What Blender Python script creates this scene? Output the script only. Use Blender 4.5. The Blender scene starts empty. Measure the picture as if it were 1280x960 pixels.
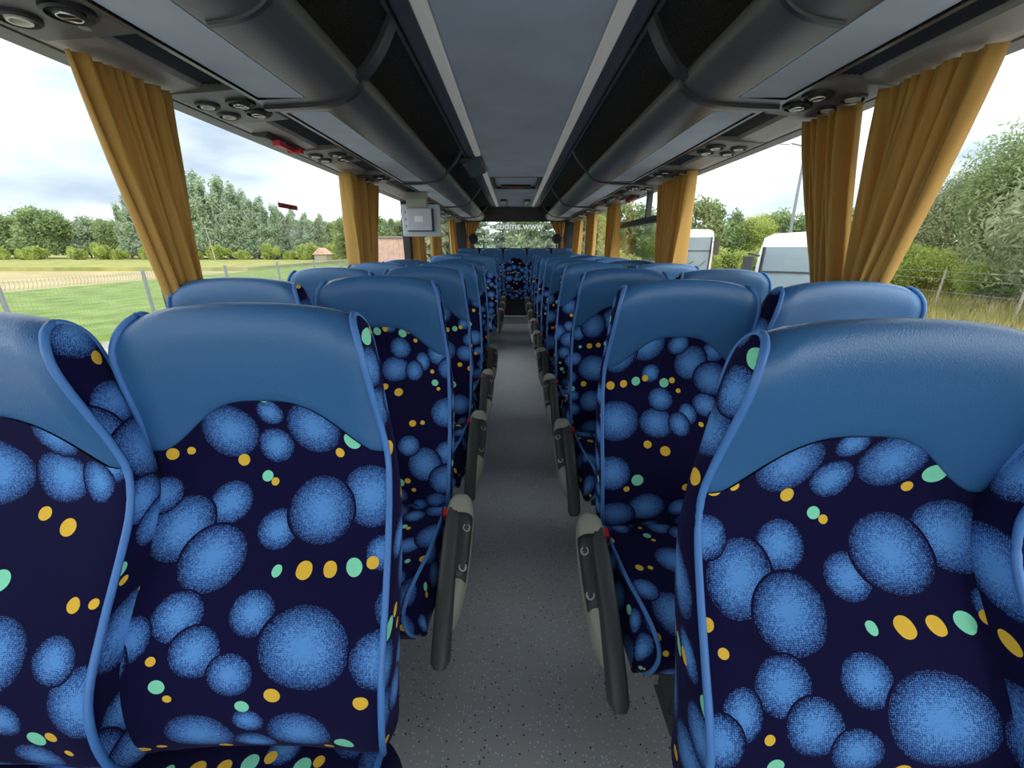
import bpy, math, random
import numpy as np
from mathutils import Vector, Matrix

random.seed(7)
SC = bpy.context.scene
COL = SC.collection
PI = math.pi

# ------------------------------------------------------------------ camera, world, exposure
FPX, PITCH = 505.0, math.atan(170 / 505.0)
cam_d = bpy.data.cameras.new('camera')
cam_d.sensor_width = 36.0
cam_d.lens = FPX / 1280 * 36
cam_d.shift_x = -2 / 1280
cam_d.clip_start = 0.02
cam_d.clip_end = 600
cam = bpy.data.objects.new('camera', cam_d)
COL.objects.link(cam)
cam.location = (-0.03, 0.0, 1.42)
cam.rotation_euler = (PI / 2 - PITCH, 0, 0)
SC.camera = cam

SC.view_settings.view_transform = 'Standard'
SC.view_settings.look = 'None'
SC.view_settings.gamma = 1.0
SC.view_settings.use_curve_mapping = False
SC.view_settings.exposure = 1.2
SC.cycles.diffuse_bounces = 8
SC.cycles.max_bounces = 16
SC.cycles.transparent_max_bounces = 24
SKY_STRENGTH = 2.0

def world():
    w = bpy.data.worlds.new('overcast_sky')
    SC.world = w
    w.use_nodes = True
    nt = w.node_tree
    nt.nodes.clear()
    out = nt.nodes.new('ShaderNodeOutputWorld')
    bg = nt.nodes.new('ShaderNodeBackground')
    tc = nt.nodes.new('ShaderNodeTexCoord')
    mp = nt.nodes.new('ShaderNodeMapping')
    mp.inputs['Scale'].default_value = (1.0, 1.0, 3.2)
    mp.inputs['Location'].default_value = (-3.2, -6.3, 2.7)
    nz = nt.nodes.new('ShaderNodeTexNoise')
    nz.inputs['Scale'].default_value = 1.5
    nz.inputs['Detail'].default_value = 5
    nz.inputs['Roughness'].default_value = 0.5
    cr = nt.nodes.new('ShaderNodeValToRGB')
    e = cr.color_ramp.elements
    e[0].position, e[0].color = 0.38, (0.150, 0.180, 0.222, 1)
    e[1].position, e[1].color = 0.68, (1.30, 1.30, 1.30, 1)
    x = e.new(0.50); x.color = (0.30, 0.325, 0.355, 1)
    nt.links.new(tc.outputs['Generated'], mp.inputs[0])
    nt.links.new(mp.outputs[0], nz.inputs['Vector'])
    nt.links.new(nz.outputs[0], cr.inputs[0])
    nt.links.new(cr.outputs[0], bg.inputs[0])
    bg.inputs[1].default_value = SKY_STRENGTH
    nt.links.new(bg.outputs[0], out.inputs[0])
world()

# a hazy sun behind thin cloud: broad and weak
sun_d = bpy.data.lights.new('hazy_sun', 'SUN')
sun_d.energy = 1.2
sun_d.angle = math.radians(25)
sun_d.color = (1.0, 0.95, 0.86)
sun = bpy.data.objects.new('hazy_sun', sun_d)
COL.objects.link(sun)
sun.rotation_euler = (math.radians(40), math.radians(25), 0)

# ------------------------------------------------------------------ materials
def new_mat(name):
    m = bpy.data.materials.new(name)
    m.use_nodes = True
    return m, m.node_tree, m.node_tree.nodes['Principled BSDF']

def pmat(name, col, rough=0.6, metal=0.0, noise=0.0, nscale=20.0, bump=0.0, bscale=200.0, spec=0.5, col2=None, detail=3):
    m, nt, b = new_mat(name)
    b.inputs['Base Color'].default_value = (*col, 1)
    b.inputs['Roughness'].default_value = rough
    b.inputs['Metallic'].default_value = metal
    b.inputs['Specular IOR Level'].default_value = spec
    tc = nt.nodes.new('ShaderNodeTexCoord')
    if noise or col2:
        n = nt.nodes.new('ShaderNodeTexNoise')
        n.inputs['Scale'].default_value = nscale
        n.inputs['Detail'].default_value = detail
        nt.links.new(tc.outputs['Object'], n.inputs['Vector'])
        r = nt.nodes.new('ShaderNodeValToRGB')
        c2 = col2 or tuple(min(1, c * (1 + noise)) for c in col)
        c1 = col if col2 else tuple(c * (1 - noise) for c in col)
        r.color_ramp.elements[0].position = 0.35
        r.color_ramp.elements[1].position = 0.65
        r.color_ramp.elements[0].color = (*c1, 1)
        r.color_ramp.elements[1].color = (*c2, 1)
        nt.links.new(n.outputs[0], r.inputs[0])
        nt.links.new(r.outputs[0], b.inputs['Base Color'])
    if bump:
        n2 = nt.nodes.new('ShaderNodeTexNoise')
        n2.inputs['Scale'].default_value = bscale
        n2.inputs['Detail'].default_value = 2
        nt.links.new(tc.outputs['Object'], n2.inputs['Vector'])
        bp = nt.nodes.new('ShaderNodeBump')
        bp.inputs['Strength'].default_value = bump
        bp.inputs['Distance'].default_value = 0.002
        nt.links.new(n2.outputs[0], bp.inputs['Height'])
        nt.links.new(bp.outputs[0], b.inputs['Normal'])
    return m

def leather_mat():
    m, nt, b = new_mat('blue_leather')
    b.inputs['Base Color'].default_value = (0.040, 0.150, 0.345, 1)
    b.inputs['Roughness'].default_value = 0.37
    b.inputs['Specular IOR Level'].default_value = 0.6
    tc = nt.nodes.new('ShaderNodeTexCoord')
    v = nt.nodes.new('ShaderNodeTexVoronoi')
    v.inputs['Scale'].default_value = 420
    n = nt.nodes.new('ShaderNodeTexNoise')
    n.inputs['Scale'].default_value = 300
    mx = nt.nodes.new('ShaderNodeMath')
    mx.operation = 'ADD'
    bp = nt.nodes.new('ShaderNodeBump')
    bp.inputs['Strength'].default_value = 0.35
    bp.inputs['Distance'].default_value = 0.001
    nt.links.new(tc.outputs['Object'], v.inputs['Vector'])
    nt.links.new(tc.outputs['Object'], n.inputs['Vector'])
    nt.links.new(v.outputs['Distance'], mx.inputs[0])
    nt.links.new(n.outputs[0], mx.inputs[1])
    nt.links.new(mx.outputs[0], bp.inputs['Height'])
    nt.links.new(bp.outputs[0], b.inputs['Normal'])
    return m

# printed plush: blue halftone balls, yellow and mint dots on navy, repeating
BALLS = [(205, 332, 72, 1.0), (425, 322, 70, 1), (320, 282, 34, 1), (315, 372, 46, 1), (565, 490, 75, 1), (340, 580, 48, 1),
         (440, 532, 82, 1), (210, 517, 53, 1), (115, 572, 70, 1.1), (207, 642, 73, 1), (45, 490, 46, 1), (170, 760, 53, 1),
         (220, 832, 53, 1), (295, 880, 47, 1), (325, 755, 48, 1), (445, 822, 96, 0.9), (612, 838, 70, 0.9), (640, 735, 52, 1),
         (90, 800, 36, 1.3), (48, 845, 42, 1.2), (600, 620, 40, 1.0)]
YEL = [(55, 388, 15), (98, 383, 10), (227, 412, 15), (482, 390, 12), (311, 467, 10), (421, 668, 18), (480, 663, 16), (577, 642, 14),
       (40, 652, 13), (65, 698, 10), (136, 846, 10), (166, 931, 9), (381, 925, 17), (568, 927, 16), (635, 955, 20), (500, 720, 0.1)]
MINT = [(523, 354, 23), (290, 453, 14), (359, 671, 11), (535, 654, 19), (149, 901, 16), (315, 955, 15), (5, 663, 20)]
UNIT, TW, TH = 0.000800, 0.525, 0.573

def fabric_mat():
    m, nt, b = new_mat('navy_plush_with_printed_balls')
    N, L = nt.nodes, nt.links
    def node(t, **kw):
        n = N.new(t)
        for k, v in kw.items():
            setattr(n, k, v)
        return n
    uv = node('ShaderNodeUVMap')
    uv.uv_map = 'UVMap'
    at = node('ShaderNodeAttribute')
    at.attribute_type = 'OBJECT'
    at.attribute_name = 'print_shift'
    add = node('ShaderNodeVectorMath', operation='ADD')
    L.new(uv.outputs[0], add.inputs[0])
    L.new(at.outputs['Vector'], add.inputs[1])
    def ndist(cx, cy, r, asp=1.0):
        s = node('ShaderNodeVectorMath', operation='SUBTRACT')
        s.inputs[1].default_value = ((cx - 322) * UNIT, -(cy - 660) * UNIT, 0)
        L.new(add.outputs[0], s.inputs[0])
        w = node('ShaderNodeVectorMath', operation='WRAP')
        w.inputs[1].default_value = (TW / 2, TH / 2, 1)
        w.inputs[2].default_value = (-TW / 2, -TH / 2, -1)
        L.new(s.outputs[0], w.inputs[0])
        k = node('ShaderNodeVectorMath', operation='MULTIPLY')
        k.inputs[1].default_value = (1 / (r * UNIT), 1 / (r * UNIT * asp), 0)
        L.new(w.outputs[0], k.inputs[0])
        ln = node('ShaderNodeVectorMath', operation='LENGTH')
        L.new(k.outputs[0], ln.inputs[0])
        return ln.outputs['Value']
    prev = None
    for cx, cy, r, asp in BALLS:
        d = ndist(cx, cy, r, asp)
        lt = node('ShaderNodeMath', operation='LESS_THAN')
        lt.inputs[1].default_value = 1.07
        L.new(d, lt.inputs[0])
        mx = node('ShaderNodeMix', data_type='FLOAT')
        L.new(lt.outputs[0], mx.inputs[0])
        if prev is None:
            mx.inputs[2].default_value = 2.0
        else:
            L.new(prev, mx.inputs[2])
        L.new(d, mx.inputs[3])
        prev = mx.outputs[0]
    def mins(lst):
        p = None
        for cx, cy, r in lst:
            d = ndist(cx, cy, r)
            if p is None:
                p = d
            else:
                mn = node('ShaderNodeMath', operation='MINIMUM')
                L.new(p, mn.inputs[0])
                L.new(d, mn.inputs[1])
                p = mn.outputs[0]
        lt = node('ShaderNodeMath', operation='LESS_THAN')
        lt.inputs[1].default_value = 1.0
        L.new(p, lt.inputs[0])
        return lt.outputs[0]
    my, mm = mins(YEL), mins(MINT)
    # woven halftone: ordered diamond dots plus a little random thread noise
    rot = node('ShaderNodeVectorRotate', rotation_type='Z_AXIS')
    rot.inputs['Angle'].default_value = math.radians(45)
    L.new(add.outputs[0], rot.inputs['Vector'])
    sn = node('ShaderNodeVectorMath', operation='SNAP')
    sn.inputs[1].default_value = (0.0019, 0.0019, 1)
    L.new(rot.outputs[0], sn.inputs[0])
    wn = node('ShaderNodeTexWhiteNoise', noise_dimensions='2D')
    L.new(sn.outputs[0], wn.inputs['Vector'])
    sc_ = node('ShaderNodeVectorMath', operation='SCALE')
    sc_.inputs['Scale'].default_value = 2 * PI / 0.0042
    L.new(rot.outputs[0], sc_.inputs[0])
    si = node('ShaderNodeVectorMath', operation='SINE')
    L.new(sc_.outputs[0], si.inputs[0])
    sx_ = node('ShaderNodeSeparateXYZ')
    L.new(si.outputs[0], sx_.inputs[0])
    pr = node('ShaderNodeMath', operation='MULTIPLY')
    L.new(sx_.outputs[0], pr.inputs[0]); L.new(sx_.outputs[1], pr.inputs[1])
    th = node('ShaderNodeMath', operation='MULTIPLY_ADD')
    th.inputs[1].default_value = 0.26
    L.new(pr.outputs[0], th.inputs[0])
    w2 = node('ShaderNodeMath', operation='MULTIPLY_ADD')
    w2.inputs[1].default_value = 0.62; w2.inputs[2].default_value = 0.19
    L.new(wn.outputs[0], w2.inputs[0])
    L.new(w2.outputs[0], th.inputs[2])
    def dither(lo, hi, soft):
        ms = node('ShaderNodeMapRange', clamp=False)
        ms.inputs[1].default_value = lo
        ms.inputs[2].default_value = hi
        ms.inputs[3].default_value = 1.0
        ms.inputs[4].default_value = 0.0
        L.new(prev, ms.inputs[0])
        gt = node('ShaderNodeMath', operation='SUBTRACT')
        L.new(ms.outputs[0], gt.inputs[0])
        L.new(th.outputs[0], gt.inputs[1])
        st = node('ShaderNodeMapRange')
        st.inputs[1].default_value = -soft
        st.inputs[2].default_value = soft
        L.new(gt.outputs[0], st.inputs[0])
        return st
    st = dither(0.10, 1.00, 0.22)
    rimd = dither(0.72, 1.12, 0.25)
    cin = node('ShaderNodeMix', data_type='RGBA')
    cin.inputs[6].default_value = (0.034, 0.090, 0.275, 1)
    cin.inputs[7].default_value = (0.110, 0.310, 0.69, 1)
    L.new(st.outputs[0], cin.inputs[0])
    ins = node('ShaderNodeMath', operation='LESS_THAN')
    ins.inputs[1].default_value = 1.0
    L.new(prev, ins.inputs[0])
    c1 = node('ShaderNodeMix', data_type='RGBA')
    c1.inputs[6].default_value = (0.0060, 0.0048, 0.036, 1)
    im = node('ShaderNodeMath', operation='MULTIPLY')
    L.new(ins.outputs[0], im.inputs[0]); L.new(rimd.outputs[0], im.inputs[1])
    L.new(im.outputs[0], c1.inputs[0])
    L.new(cin.outputs[2], c1.inputs[7])
    c2 = node('ShaderNodeMix', data_type='RGBA')
    c2.inputs[7].default_value = (0.85, 0.52, 0.055, 1)
    L.new(my, c2.inputs[0])
    L.new(c1.outputs[2], c2.inputs[6])
    c3 = node('ShaderNodeMix', data_type='RGBA')
    c3.inputs[7].default_value = (0.26, 0.78, 0.50, 1)
    L.new(mm, c3.inputs[0])
    L.new(c2.outputs[2], c3.inputs[6])
    L.new(c3.outputs[2], b.inputs['Base Color'])
    b.inputs['Roughness'].default_value = 0.9
    b.inputs['Specular IOR Level'].default_value = 0.08
    b.inputs['Sheen Weight'].default_value = 0.06
    b.inputs['Sheen Roughness'].default_value = 0.5
    b.inputs['Sheen Tint'].default_value = (0.5, 0.5, 1, 1)
    bp = node('ShaderNodeBump')
    bp.inputs['Strength'].default_value = 0.12
    bp.inputs['Distance'].default_value = 0.001
    L.new(wn.outputs[0], bp.inputs['Height'])
    L.new(bp.outputs[0], b.inputs['Normal'])
    return m

def floor_mat():
    m, nt, b = new_mat('speckled_grey_vinyl')
    tc = nt.nodes.new('ShaderNodeTexCoord')
    v = nt.nodes.new('ShaderNodeTexVoronoi')
    v.inputs['Scale'].default_value = 85
    lt = nt.nodes.new('ShaderNodeMath'); lt.operation = 'LESS_THAN'; lt.inputs[1].default_value = 0.23
    sep = nt.nodes.new('ShaderNodeSeparateColor')
    r = nt.nodes.new('ShaderNodeValToRGB')
    r.color_ramp.interpolation = 'CONSTANT'
    e = r.color_ramp.elements
    e[0].position, e[0].color = 0, (0.016, 0.017, 0.019, 1)
    e[1].position, e[1].color = 0.22, (0.58, 0.585, 0.59, 1)
    x = e.new(0.45); x.color = (0.95, 0.96, 0.97, 1)
    n = nt.nodes.new('ShaderNodeTexNoise')
    n.inputs['Scale'].default_value = 5
    rr = nt.nodes.new('ShaderNodeValToRGB')
    rr.color_ramp.elements[0].color = (0.54, 0.545, 0.55, 1)
    rr.color_ramp.elements[1].color = (0.62, 0.625, 0.63, 1)
    mx = nt.nodes.new('ShaderNodeMix'); mx.data_type = 'RGBA'
    nt.links.new(tc.outputs['Object'], v.inputs['Vector'])
    nt.links.new(tc.outputs['Object'], n.inputs['Vector'])
    nt.links.new(n.outputs[0], rr.inputs[0])
    nt.links.new(v.outputs['Distance'], lt.inputs[0])
    nt.links.new(v.outputs['Color'], sep.inputs[0])
    nt.links.new(sep.outputs[0], r.inputs[0])
    nt.links.new(lt.outputs[0], mx.inputs[0])
    nt.links.new(rr.outputs[0], mx.inputs[6])
    nt.links.new(r.outputs[0], mx.inputs[7])
    nt.links.new(mx.outputs[2], b.inputs['Base Color'])
    b.inputs['Roughness'].default_value = 0.42
    return m

def glass_mat(name, tint=(1, 1, 1), refl=1.0):
    m = bpy.data.materials.new(name)
    m.use_nodes = True
    nt = m.node_tree
    nt.nodes.clear()
    out = nt.nodes.new('ShaderNodeOutputMaterial')
    t = nt.nodes.new('ShaderNodeBsdfTransparent')
    t.inputs[0].default_value = (*tint, 1)
    g = nt.nodes.new('ShaderNodeBsdfGlossy')
    g.inputs['Roughness'].default_value = 0.0
    lw = nt.nodes.new('ShaderNodeLayerWeight')
    pw = nt.nodes.new('ShaderNodeMath'); pw.operation = 'POWER'; pw.inputs[1].default_value = 5.0
    ma = nt.nodes.new('ShaderNodeMath'); ma.operation = 'MULTIPLY_ADD'; ma.inputs[1].default_value = 0.75 * refl; ma.inputs[2].default_value = 0.035 * refl
    ge = nt.nodes.new('ShaderNodeNewGeometry')
    fr = nt.nodes.new('ShaderNodeMath'); fr.operation = 'SUBTRACT'; fr.inputs[0].default_value = 1.0
    mu = nt.nodes.new('ShaderNodeMath'); mu.operation = 'MULTIPLY'
    mx = nt.nodes.new('ShaderNodeMixShader')
    nt.links.new(lw.outputs['Facing'], pw.inputs[0])
    nt.links.new(pw.outputs[0], ma.inputs[0])
    nt.links.new(ge.outputs['Backfacing'], fr.inputs[1])
    nt.links.new(ma.outputs[0], mu.inputs[0])
    nt.links.new(fr.outputs[0], mu.inputs[1])
    nt.links.new(mu.outputs[0], mx.inputs[0])
    nt.links.new(t.outputs[0], mx.inputs[1])
    nt.links.new(g.outputs[0], mx.inputs[2])
    nt.links.new(mx.outputs[0], out.inputs[0])
    return m

def curtain_mat():
    m, nt, b = new_mat('golden_curtain_cloth')
    b.inputs['Base Color'].default_value = (0.62, 0.37, 0.09, 1)
    b.inputs['Roughness'].default_value = 0.75
    b.inputs['Sheen Weight'].default_value = 0.2
    tr = nt.nodes.new('ShaderNodeBsdfTranslucent')
    tr.inputs[0].default_value = (0.66, 0.37, 0.06, 1)
    mx = nt.nodes.new('ShaderNodeMixShader')
    mx.inputs[0].default_value = 0.28
    out = nt.nodes['Material Output']
    nt.links.new(b.outputs[0], mx.inputs[1])
    nt.links.new(tr.outputs[0], mx.inputs[2])
    nt.links.new(mx.outputs[0], out.inputs[0])
    return m

def leaf_mat(name, c1, c2, scale=0.6):
    m, nt, b = new_mat(name)
    tc = nt.nodes.new('ShaderNodeTexCoord')
    n = nt.nodes.new('ShaderNodeTexNoise')
    n.inputs['Scale'].default_value = scale
    n.inputs['Detail'].default_value = 6
    r = nt.nodes.new('ShaderNodeValToRGB')
    r.color_ramp.elements[0].position = 0.36
    r.color_ramp.elements[1].position = 0.64
    r.color_ramp.elements[0].color = (*c1, 1)
    r.color_ramp.elements[1].color = (*c2, 1)
    nt.links.new(tc.outputs['Object'], n.inputs['Vector'])
    nt.links.new(n.outputs[0], r.inputs[0])
    nt.links.new(r.outputs[0], b.inputs['Base Color'])
    b.inputs['Roughness'].default_value = 0.7
    b.inputs['Specular IOR Level'].default_value = 0.2
    tr = nt.nodes.new('ShaderNodeBsdfTranslucent')
    nt.links.new(r.outputs[0], tr.inputs[0])
    mx = nt.nodes.new('ShaderNodeMixShader')
    mx.inputs[0].default_value = 0.42
    out = nt.nodes['Material Output']
    nt.links.new(b.outputs[0], mx.inputs[1])
    nt.links.new(tr.outputs[0], mx.inputs[2])
    nt.links.new(mx.outputs[0], out.inputs[0])
    return m

M = dict(
    leather=leather_mat(), fabric=fabric_mat(), floor=floor_mat(), curtain=curtain_mat(),
    piping=pmat('blue_piping', (0.07, 0.22, 0.56), 0.5, bump=0.2, bscale=500),
    glass=glass_mat('window_glass', (0.97, 0.985, 0.98)),
    back_shell=pmat('dark_seat_shell', (0.03, 0.03, 0.035), 0.6),
    dark=pmat('dark_grey_plastic', (0.035, 0.035, 0.037), 0.5, noise=0.1, bump=0.1),
    black=pmat('black_plastic', (0.010, 0.010, 0.011), 0.45),
    pad=pmat('charcoal_armrest_rubber', (0.055, 0.06, 0.06), 0.5, bump=0.15, bscale=350),
    beige=pmat('beige_grey_plastic', (0.34, 0.34, 0.27), 0.5, bump=0.08, bscale=300),
    rack=pmat('graphite_rack_moulding', (0.115, 0.115, 0.11), 0.33, bump=0.15, bscale=500),
    rack_dark=pmat('dark_rack_rim', (0.045, 0.048, 0.052), 0.38, bump=0.1, bscale=500),
    carpet=pmat('black_rack_carpet', (0.095, 0.09, 0.082), 0.95, noise=0.5, nscale=180, spec=0.1),
    panel=pmat('blue_grey_fabric_panel', (0.60, 0.66, 0.73), 0.85, noise=0.05, nscale=6, bump=0.2, bscale=700, spec=0.2),
    ceil=pmat('blue_grey_ceiling_fabric', (0.46, 0.53, 0.61), 0.85, noise=0.07, nscale=3, bump=0.2, bscale=600, spec=0.2),
    strip0=pmat('pale_light_diffuser', (0.62, 0.61, 0.58), 0.45),
    band=pmat('dark_navy_ceiling_band', (0.055, 0.058, 0.085), 0.5),
    chan=pmat('grey_service_channel', (0.16, 0.16, 0.15), 0.5),
    trim=pmat('warm_grey_trim', (0.40, 0.37, 0.33), 0.5),
    chrome=pmat('bright_ring', (0.6, 0.6, 0.58), 0.25, 0.9),
    lens=pmat('reading_lamp_lens', (0.75, 0.73, 0.62), 0.3),
    red=pmat('red_plastic', (0.55, 0.02, 0.025), 0.4),
    sticker=pmat('dark_red_sticker', (0.26, 0.02, 0.02), 0.5),
    wallm=pmat('charcoal_side_lining', (0.020, 0.021, 0.023), 0.8, noise=0.1),
    monitor=pmat('pale_grey_monitor_plastic', (0.50, 0.54, 0.60), 0.45),
    paper=pmat('white_paper_label', (0.8, 0.84, 0.86), 0.6),
    metal=pmat('brushed_grey_metal', (0.42, 0.42, 0.42), 0.35, 0.8),
    whitepaint=pmat('white_coach_paint', (0.80, 0.82, 0.83), 0.3),
    busglass=pmat('dark_reflecting_windscreen', (0.20, 0.26, 0.29), 0.08, spec=0.8),
    asphalt=pmat('pale_gravel', (0.30, 0.29, 0.27), 0.95, noise=0.25, nscale=3, detail=8),
    lawn=pmat('green_lawn', (0.12, 0.19, 0.035), 0.95, col2=(0.22, 0.29, 0.08), nscale=0.8, detail=10, spec=0.1),
    tan=pmat('stubble_field', (0.34, 0.27, 0.14), 0.95, col2=(0.42, 0.35, 0.19), nscale=0.3, detail=8, spec=0.1),
    crop=pmat('yellow_green_crop', (0.22, 0.24, 0.07), 0.95, col2=(0.34, 0.33, 0.12), nscale=0.5, detail=8, spec=0.1),
    meadow=pmat('rough_meadow', (0.22, 0.24, 0.06), 0.95, col2=(0.42, 0.36, 0.15), nscale=0.9, detail=9, spec=0.1),
    wire=pmat('galvanised_wire', (0.30, 0.32, 0.33), 0.5, 0.3),
    post=pmat('grey_steel_post', (0.22, 0.24, 0.26), 0.5, 0.2),
    wood=pmat('weathered_wood', (0.30, 0.27, 0.22), 0.9, noise=0.2),
    bark=pmat('grey_bark', (0.20, 0.18, 0.15), 0.9, noise=0.3, nscale=8),
    birch=pmat('pale_birch_bark', (0.55, 0.54, 0.50), 0.8, noise=0.3, nscale=6),
    brick=pmat('red_brown_cladding', (0.52, 0.33, 0.27), 0.85, noise=0.12, nscale=2),
    roof=pmat('grey_roofing', (0.20, 0.19, 0.18), 0.8),
    leafA=leaf_mat('mixed_green_leaves', (0.17, 0.25, 0.11), (0.34, 0.43, 0.20)),  # haze put into the leaf colour: greens lightened and greyed
    leafB=leaf_mat('grey_green_birch_leaves', (0.24, 0.33, 0.22), (0.42, 0.51, 0.34)),  # paled and greyed in the colour itself to imitate distance haze
    leafC=leaf_mat('yellow_green_leaves', (0.30, 0.38, 0.09), (0.52, 0.58, 0.18)),
    leafD=leaf_mat('willow_leaves', (0.22, 0.27, 0.15), (0.44, 0.49, 0.29), 0.9),
    leafE=leaf_mat('dark_spruce_needles', (0.16, 0.24, 0.16), (0.36, 0.45, 0.31)),
    grassblade=leaf_mat('dry_tall_grass', (0.20, 0.22, 0.05), (0.50, 0.43, 0.20), 0.5),
    letters=pmat('white_vinyl_lettering', (0.85, 0.88, 0.88), 0.5),
)
def mix_translucent(m, col, f):
    nt = m.node_tree
    b = nt.nodes['Principled BSDF']; out = nt.nodes['Material Output']
    tr = nt.nodes.new('ShaderNodeBsdfTranslucent'); tr.inputs[0].default_value = (*col, 1)
    mx = nt.nodes.new('ShaderNodeMixShader'); mx.inputs[0].default_value = f
    nt.links.new(b.outputs[0], mx.inputs[1]); nt.links.new(tr.outputs[0], mx.inputs[2]); nt.links.new(mx.outputs[0], out.inputs[0])
mix_translucent(M['letters'], (0.95, 0.95, 0.95), 0.75)
# slight glow added to the ceiling light strips to make them look paler
M['strip'] = M['strip0']
_b = M['strip'].node_tree.nodes['Principled BSDF']
_b.inputs['Emission Color'].default_value = (1.0, 0.97, 0.92, 1)
_b.inputs['Emission Strength'].default_value = 0.04

# ------------------------------------------------------------------ helpers
class MB:
    def __init__(s):
        s.v, s.f, s.m, s.uv = [], [], [], []
    def quad_grid(s, P, mat=0, uv=None, flip=False, closed=False):
        """P[i][j] -> points; joins neighbours"""
        o = len(s.v)
        ni, nj = len(P), len(P[0])
        for r in P:
            s.v.extend(tuple(p) for p in r)
        idx = lambda i, j: o + i * nj + (j % nj)
        for i in range(ni - 1):
            for j in range(nj if closed else nj - 1):
                q = [idx(i, j), idx(i, j + 1), idx(i + 1, j + 1), idx(i + 1, j)]
                w = None
                if uv:
                    w = [uv[i][j], uv[i][j + 1], uv[i + 1][j + 1], uv[i + 1][j]]
                if flip:
                    q.reverse()
                    if w: w.reverse()
                s.f.append(q); s.m.append(mat); s.uv.append(w)
    def ngon(s, pts, mat=0):
        o = len(s.v)
        s.v.extend(tuple(p) for p in pts)
        s.f.append(list(range(o, o + len(pts)))); s.m.append(mat); s.uv.append(None)
    def box(s, a, b, mat=0, M4=None):
        x0, y0, z0 = a; x1, y1, z1 = b
        p = [(x0, y0, z0), (x1, y0, z0), (x1, y1, z0), (x0, y1, z0), (x0, y0, z1), (x1, y0, z1), (x1, y1, z1), (x0, y1, z1)]
        if M4 is not None:
            p = [tuple(M4 @ Vector(q)) for q in p]
        o = len(s.v)
        s.v.extend(p)
        for q in ((0, 3, 2, 1), (4, 5, 6, 7), (0, 1, 5, 4), (1, 2, 6, 5), (2, 3, 7, 6), (3, 0, 4, 7)):
            s.f.append([o + k for k in q]); s.m.append(mat); s.uv.append(None)
        return s
    def prism_y(s, prof, y0, y1, mat=0, caps=True):
        """closed polygon prof [(x,z)] extruded along y"""
        n = len(prof)
        P = [[(x, y0, z) for x, z in prof], [(x, y1, z) for x, z in prof]]
        s.quad_grid(P, mat, closed=True)
        if caps:
            s.ngon([(x, y0, z) for x, z in reversed(prof)], mat)
            s.ngon([(x, y1, z) for x, z in prof], mat)
        return s
    def prism_x(s, prof, x0, x1, mat=0):
        """closed polygon prof [(y,z)] extruded along x"""
        P = [[(x0, y, z) for y, z in prof], [(x1, y, z) for y, z in prof]]
        s.quad_grid(P, mat, closed=True)
        s.ngon([(x0, y, z) for y, z in reversed(prof)], mat)
        s.ngon([(x1, y, z) for y, z in prof], mat)
        return s
    def tube(s, pts, r, n=8, mat=0, caps=True):
        pts = [Vector(p) for p in pts]
        rings = []
        up = Vector((0.13, 0.31, 0.94)).normalized()
        for i, p in enumerate(pts):
            d = (pts[min(i + 1, len(pts) - 1)] - pts[max(i - 1, 0)])
            if d.length < 1e-9: d = Vector((0, 0, 1))
            d.normalize()
            a = d.cross(up)
            if a.length < 1e-3: a = d.cross(Vector((1, 0, 0)))
            a.normalize()
            b = d.cross(a)
            rr = r[i] if isinstance(r, (list, tuple)) else r
            rings.append([p + a * rr * math.cos(2 * PI * k / n) + b * rr * math.sin(2 * PI * k / n) for k in range(n)])
        s.quad_grid(rings, mat, closed=True)
        if caps:
            s.ngon(rings[0][::-1], mat); s.ngon(rings[-1], mat)
        return s
    def lathe(s, prof, n=20, mat=0, M4=None):
        """prof [(r,h)] about z"""
        P = []
        for r, h in prof:
            row = [Vector((r * math.cos(2 * PI * k / n), r * math.sin(2 * PI * k / n), h)) for k in range(n)]
            if M4 is not None: row = [M4 @ q for q in row]
            P.append(row)
        s.quad_grid(P, mat, closed=True)
        return s
    def mesh(s, name, mats, smooth=False, weld=False):
        me = bpy.data.meshes.new(name)
        me.from_pydata([tuple(map(float, p)) for p in s.v], [], s.f)
        for mt in (mats if isinstance(mats, (list, tuple)) else [mats]):
            me.materials.append(mt)
        me.polygons.foreach_set('material_index', s.m)
        if any(u is not None for u in s.uv):
            ul = me.uv_layers.new(name='UVMap')
            flat = []
            for f, u in zip(s.f, s.uv):
                for k in range(len(f)):
                    flat.extend(u[k] if u else (0.0, 0.0))
            ul.data.foreach_set('uv', flat)
        if smooth:
            me.polygons.foreach_set('use_smooth', [True] * len(me.polygons))
        me.update()
        if weld or smooth:
            import bmesh
            bm = bmesh.new(); bm.from_mesh(me)
            bmesh.ops.remove_doubles(bm, verts=bm.verts, dist=0.0002)
            bmesh.ops.recalc_face_normals(bm, faces=bm.faces)
            bm.to_mesh(me); bm.free()
        return me
    def obj(s, name, mats, parent=None, smooth=False, angle=None):
        o = bpy.data.objects.new(name, s.mesh(name, mats, smooth))
        COL.objects.link(o)
        if parent: o.parent = parent
        if angle is not None:
            o.data.set_sharp_from_angle(angle=math.radians(angle))
        return o

def bevelled(o, w=0.004, seg=2):
    m = o.modifiers.new('bevel', 'BEVEL')
    m.width = w; m.segments = seg; m.limit_method = 'ANGLE'; m.angle_limit = math.radians(40)
    return o

def tag(o, label, cat, group=None):
    o['label'] = label; o['category'] = cat
    if group: o['group'] = group
    return o

def thing(name, label, cat, loc=(0, 0, 0), rz=0, group=None):
    o = bpy.data.objects.new(name, None)
    o.empty_display_size = 0.1
    COL.objects.link(o)
    o.location = loc; o.rotation_euler = (0, 0, rz)
    return tag(o, label, cat, group)

def struct(o):
    o['kind'] = 'structure'
    return o

def copy_tree(src, parent=None):
    c = src.copy(); COL.objects.link(c)
    if parent:
        c.parent = parent
    for ch in list(src.children):
        copy_tree(ch, c)
    return c

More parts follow.
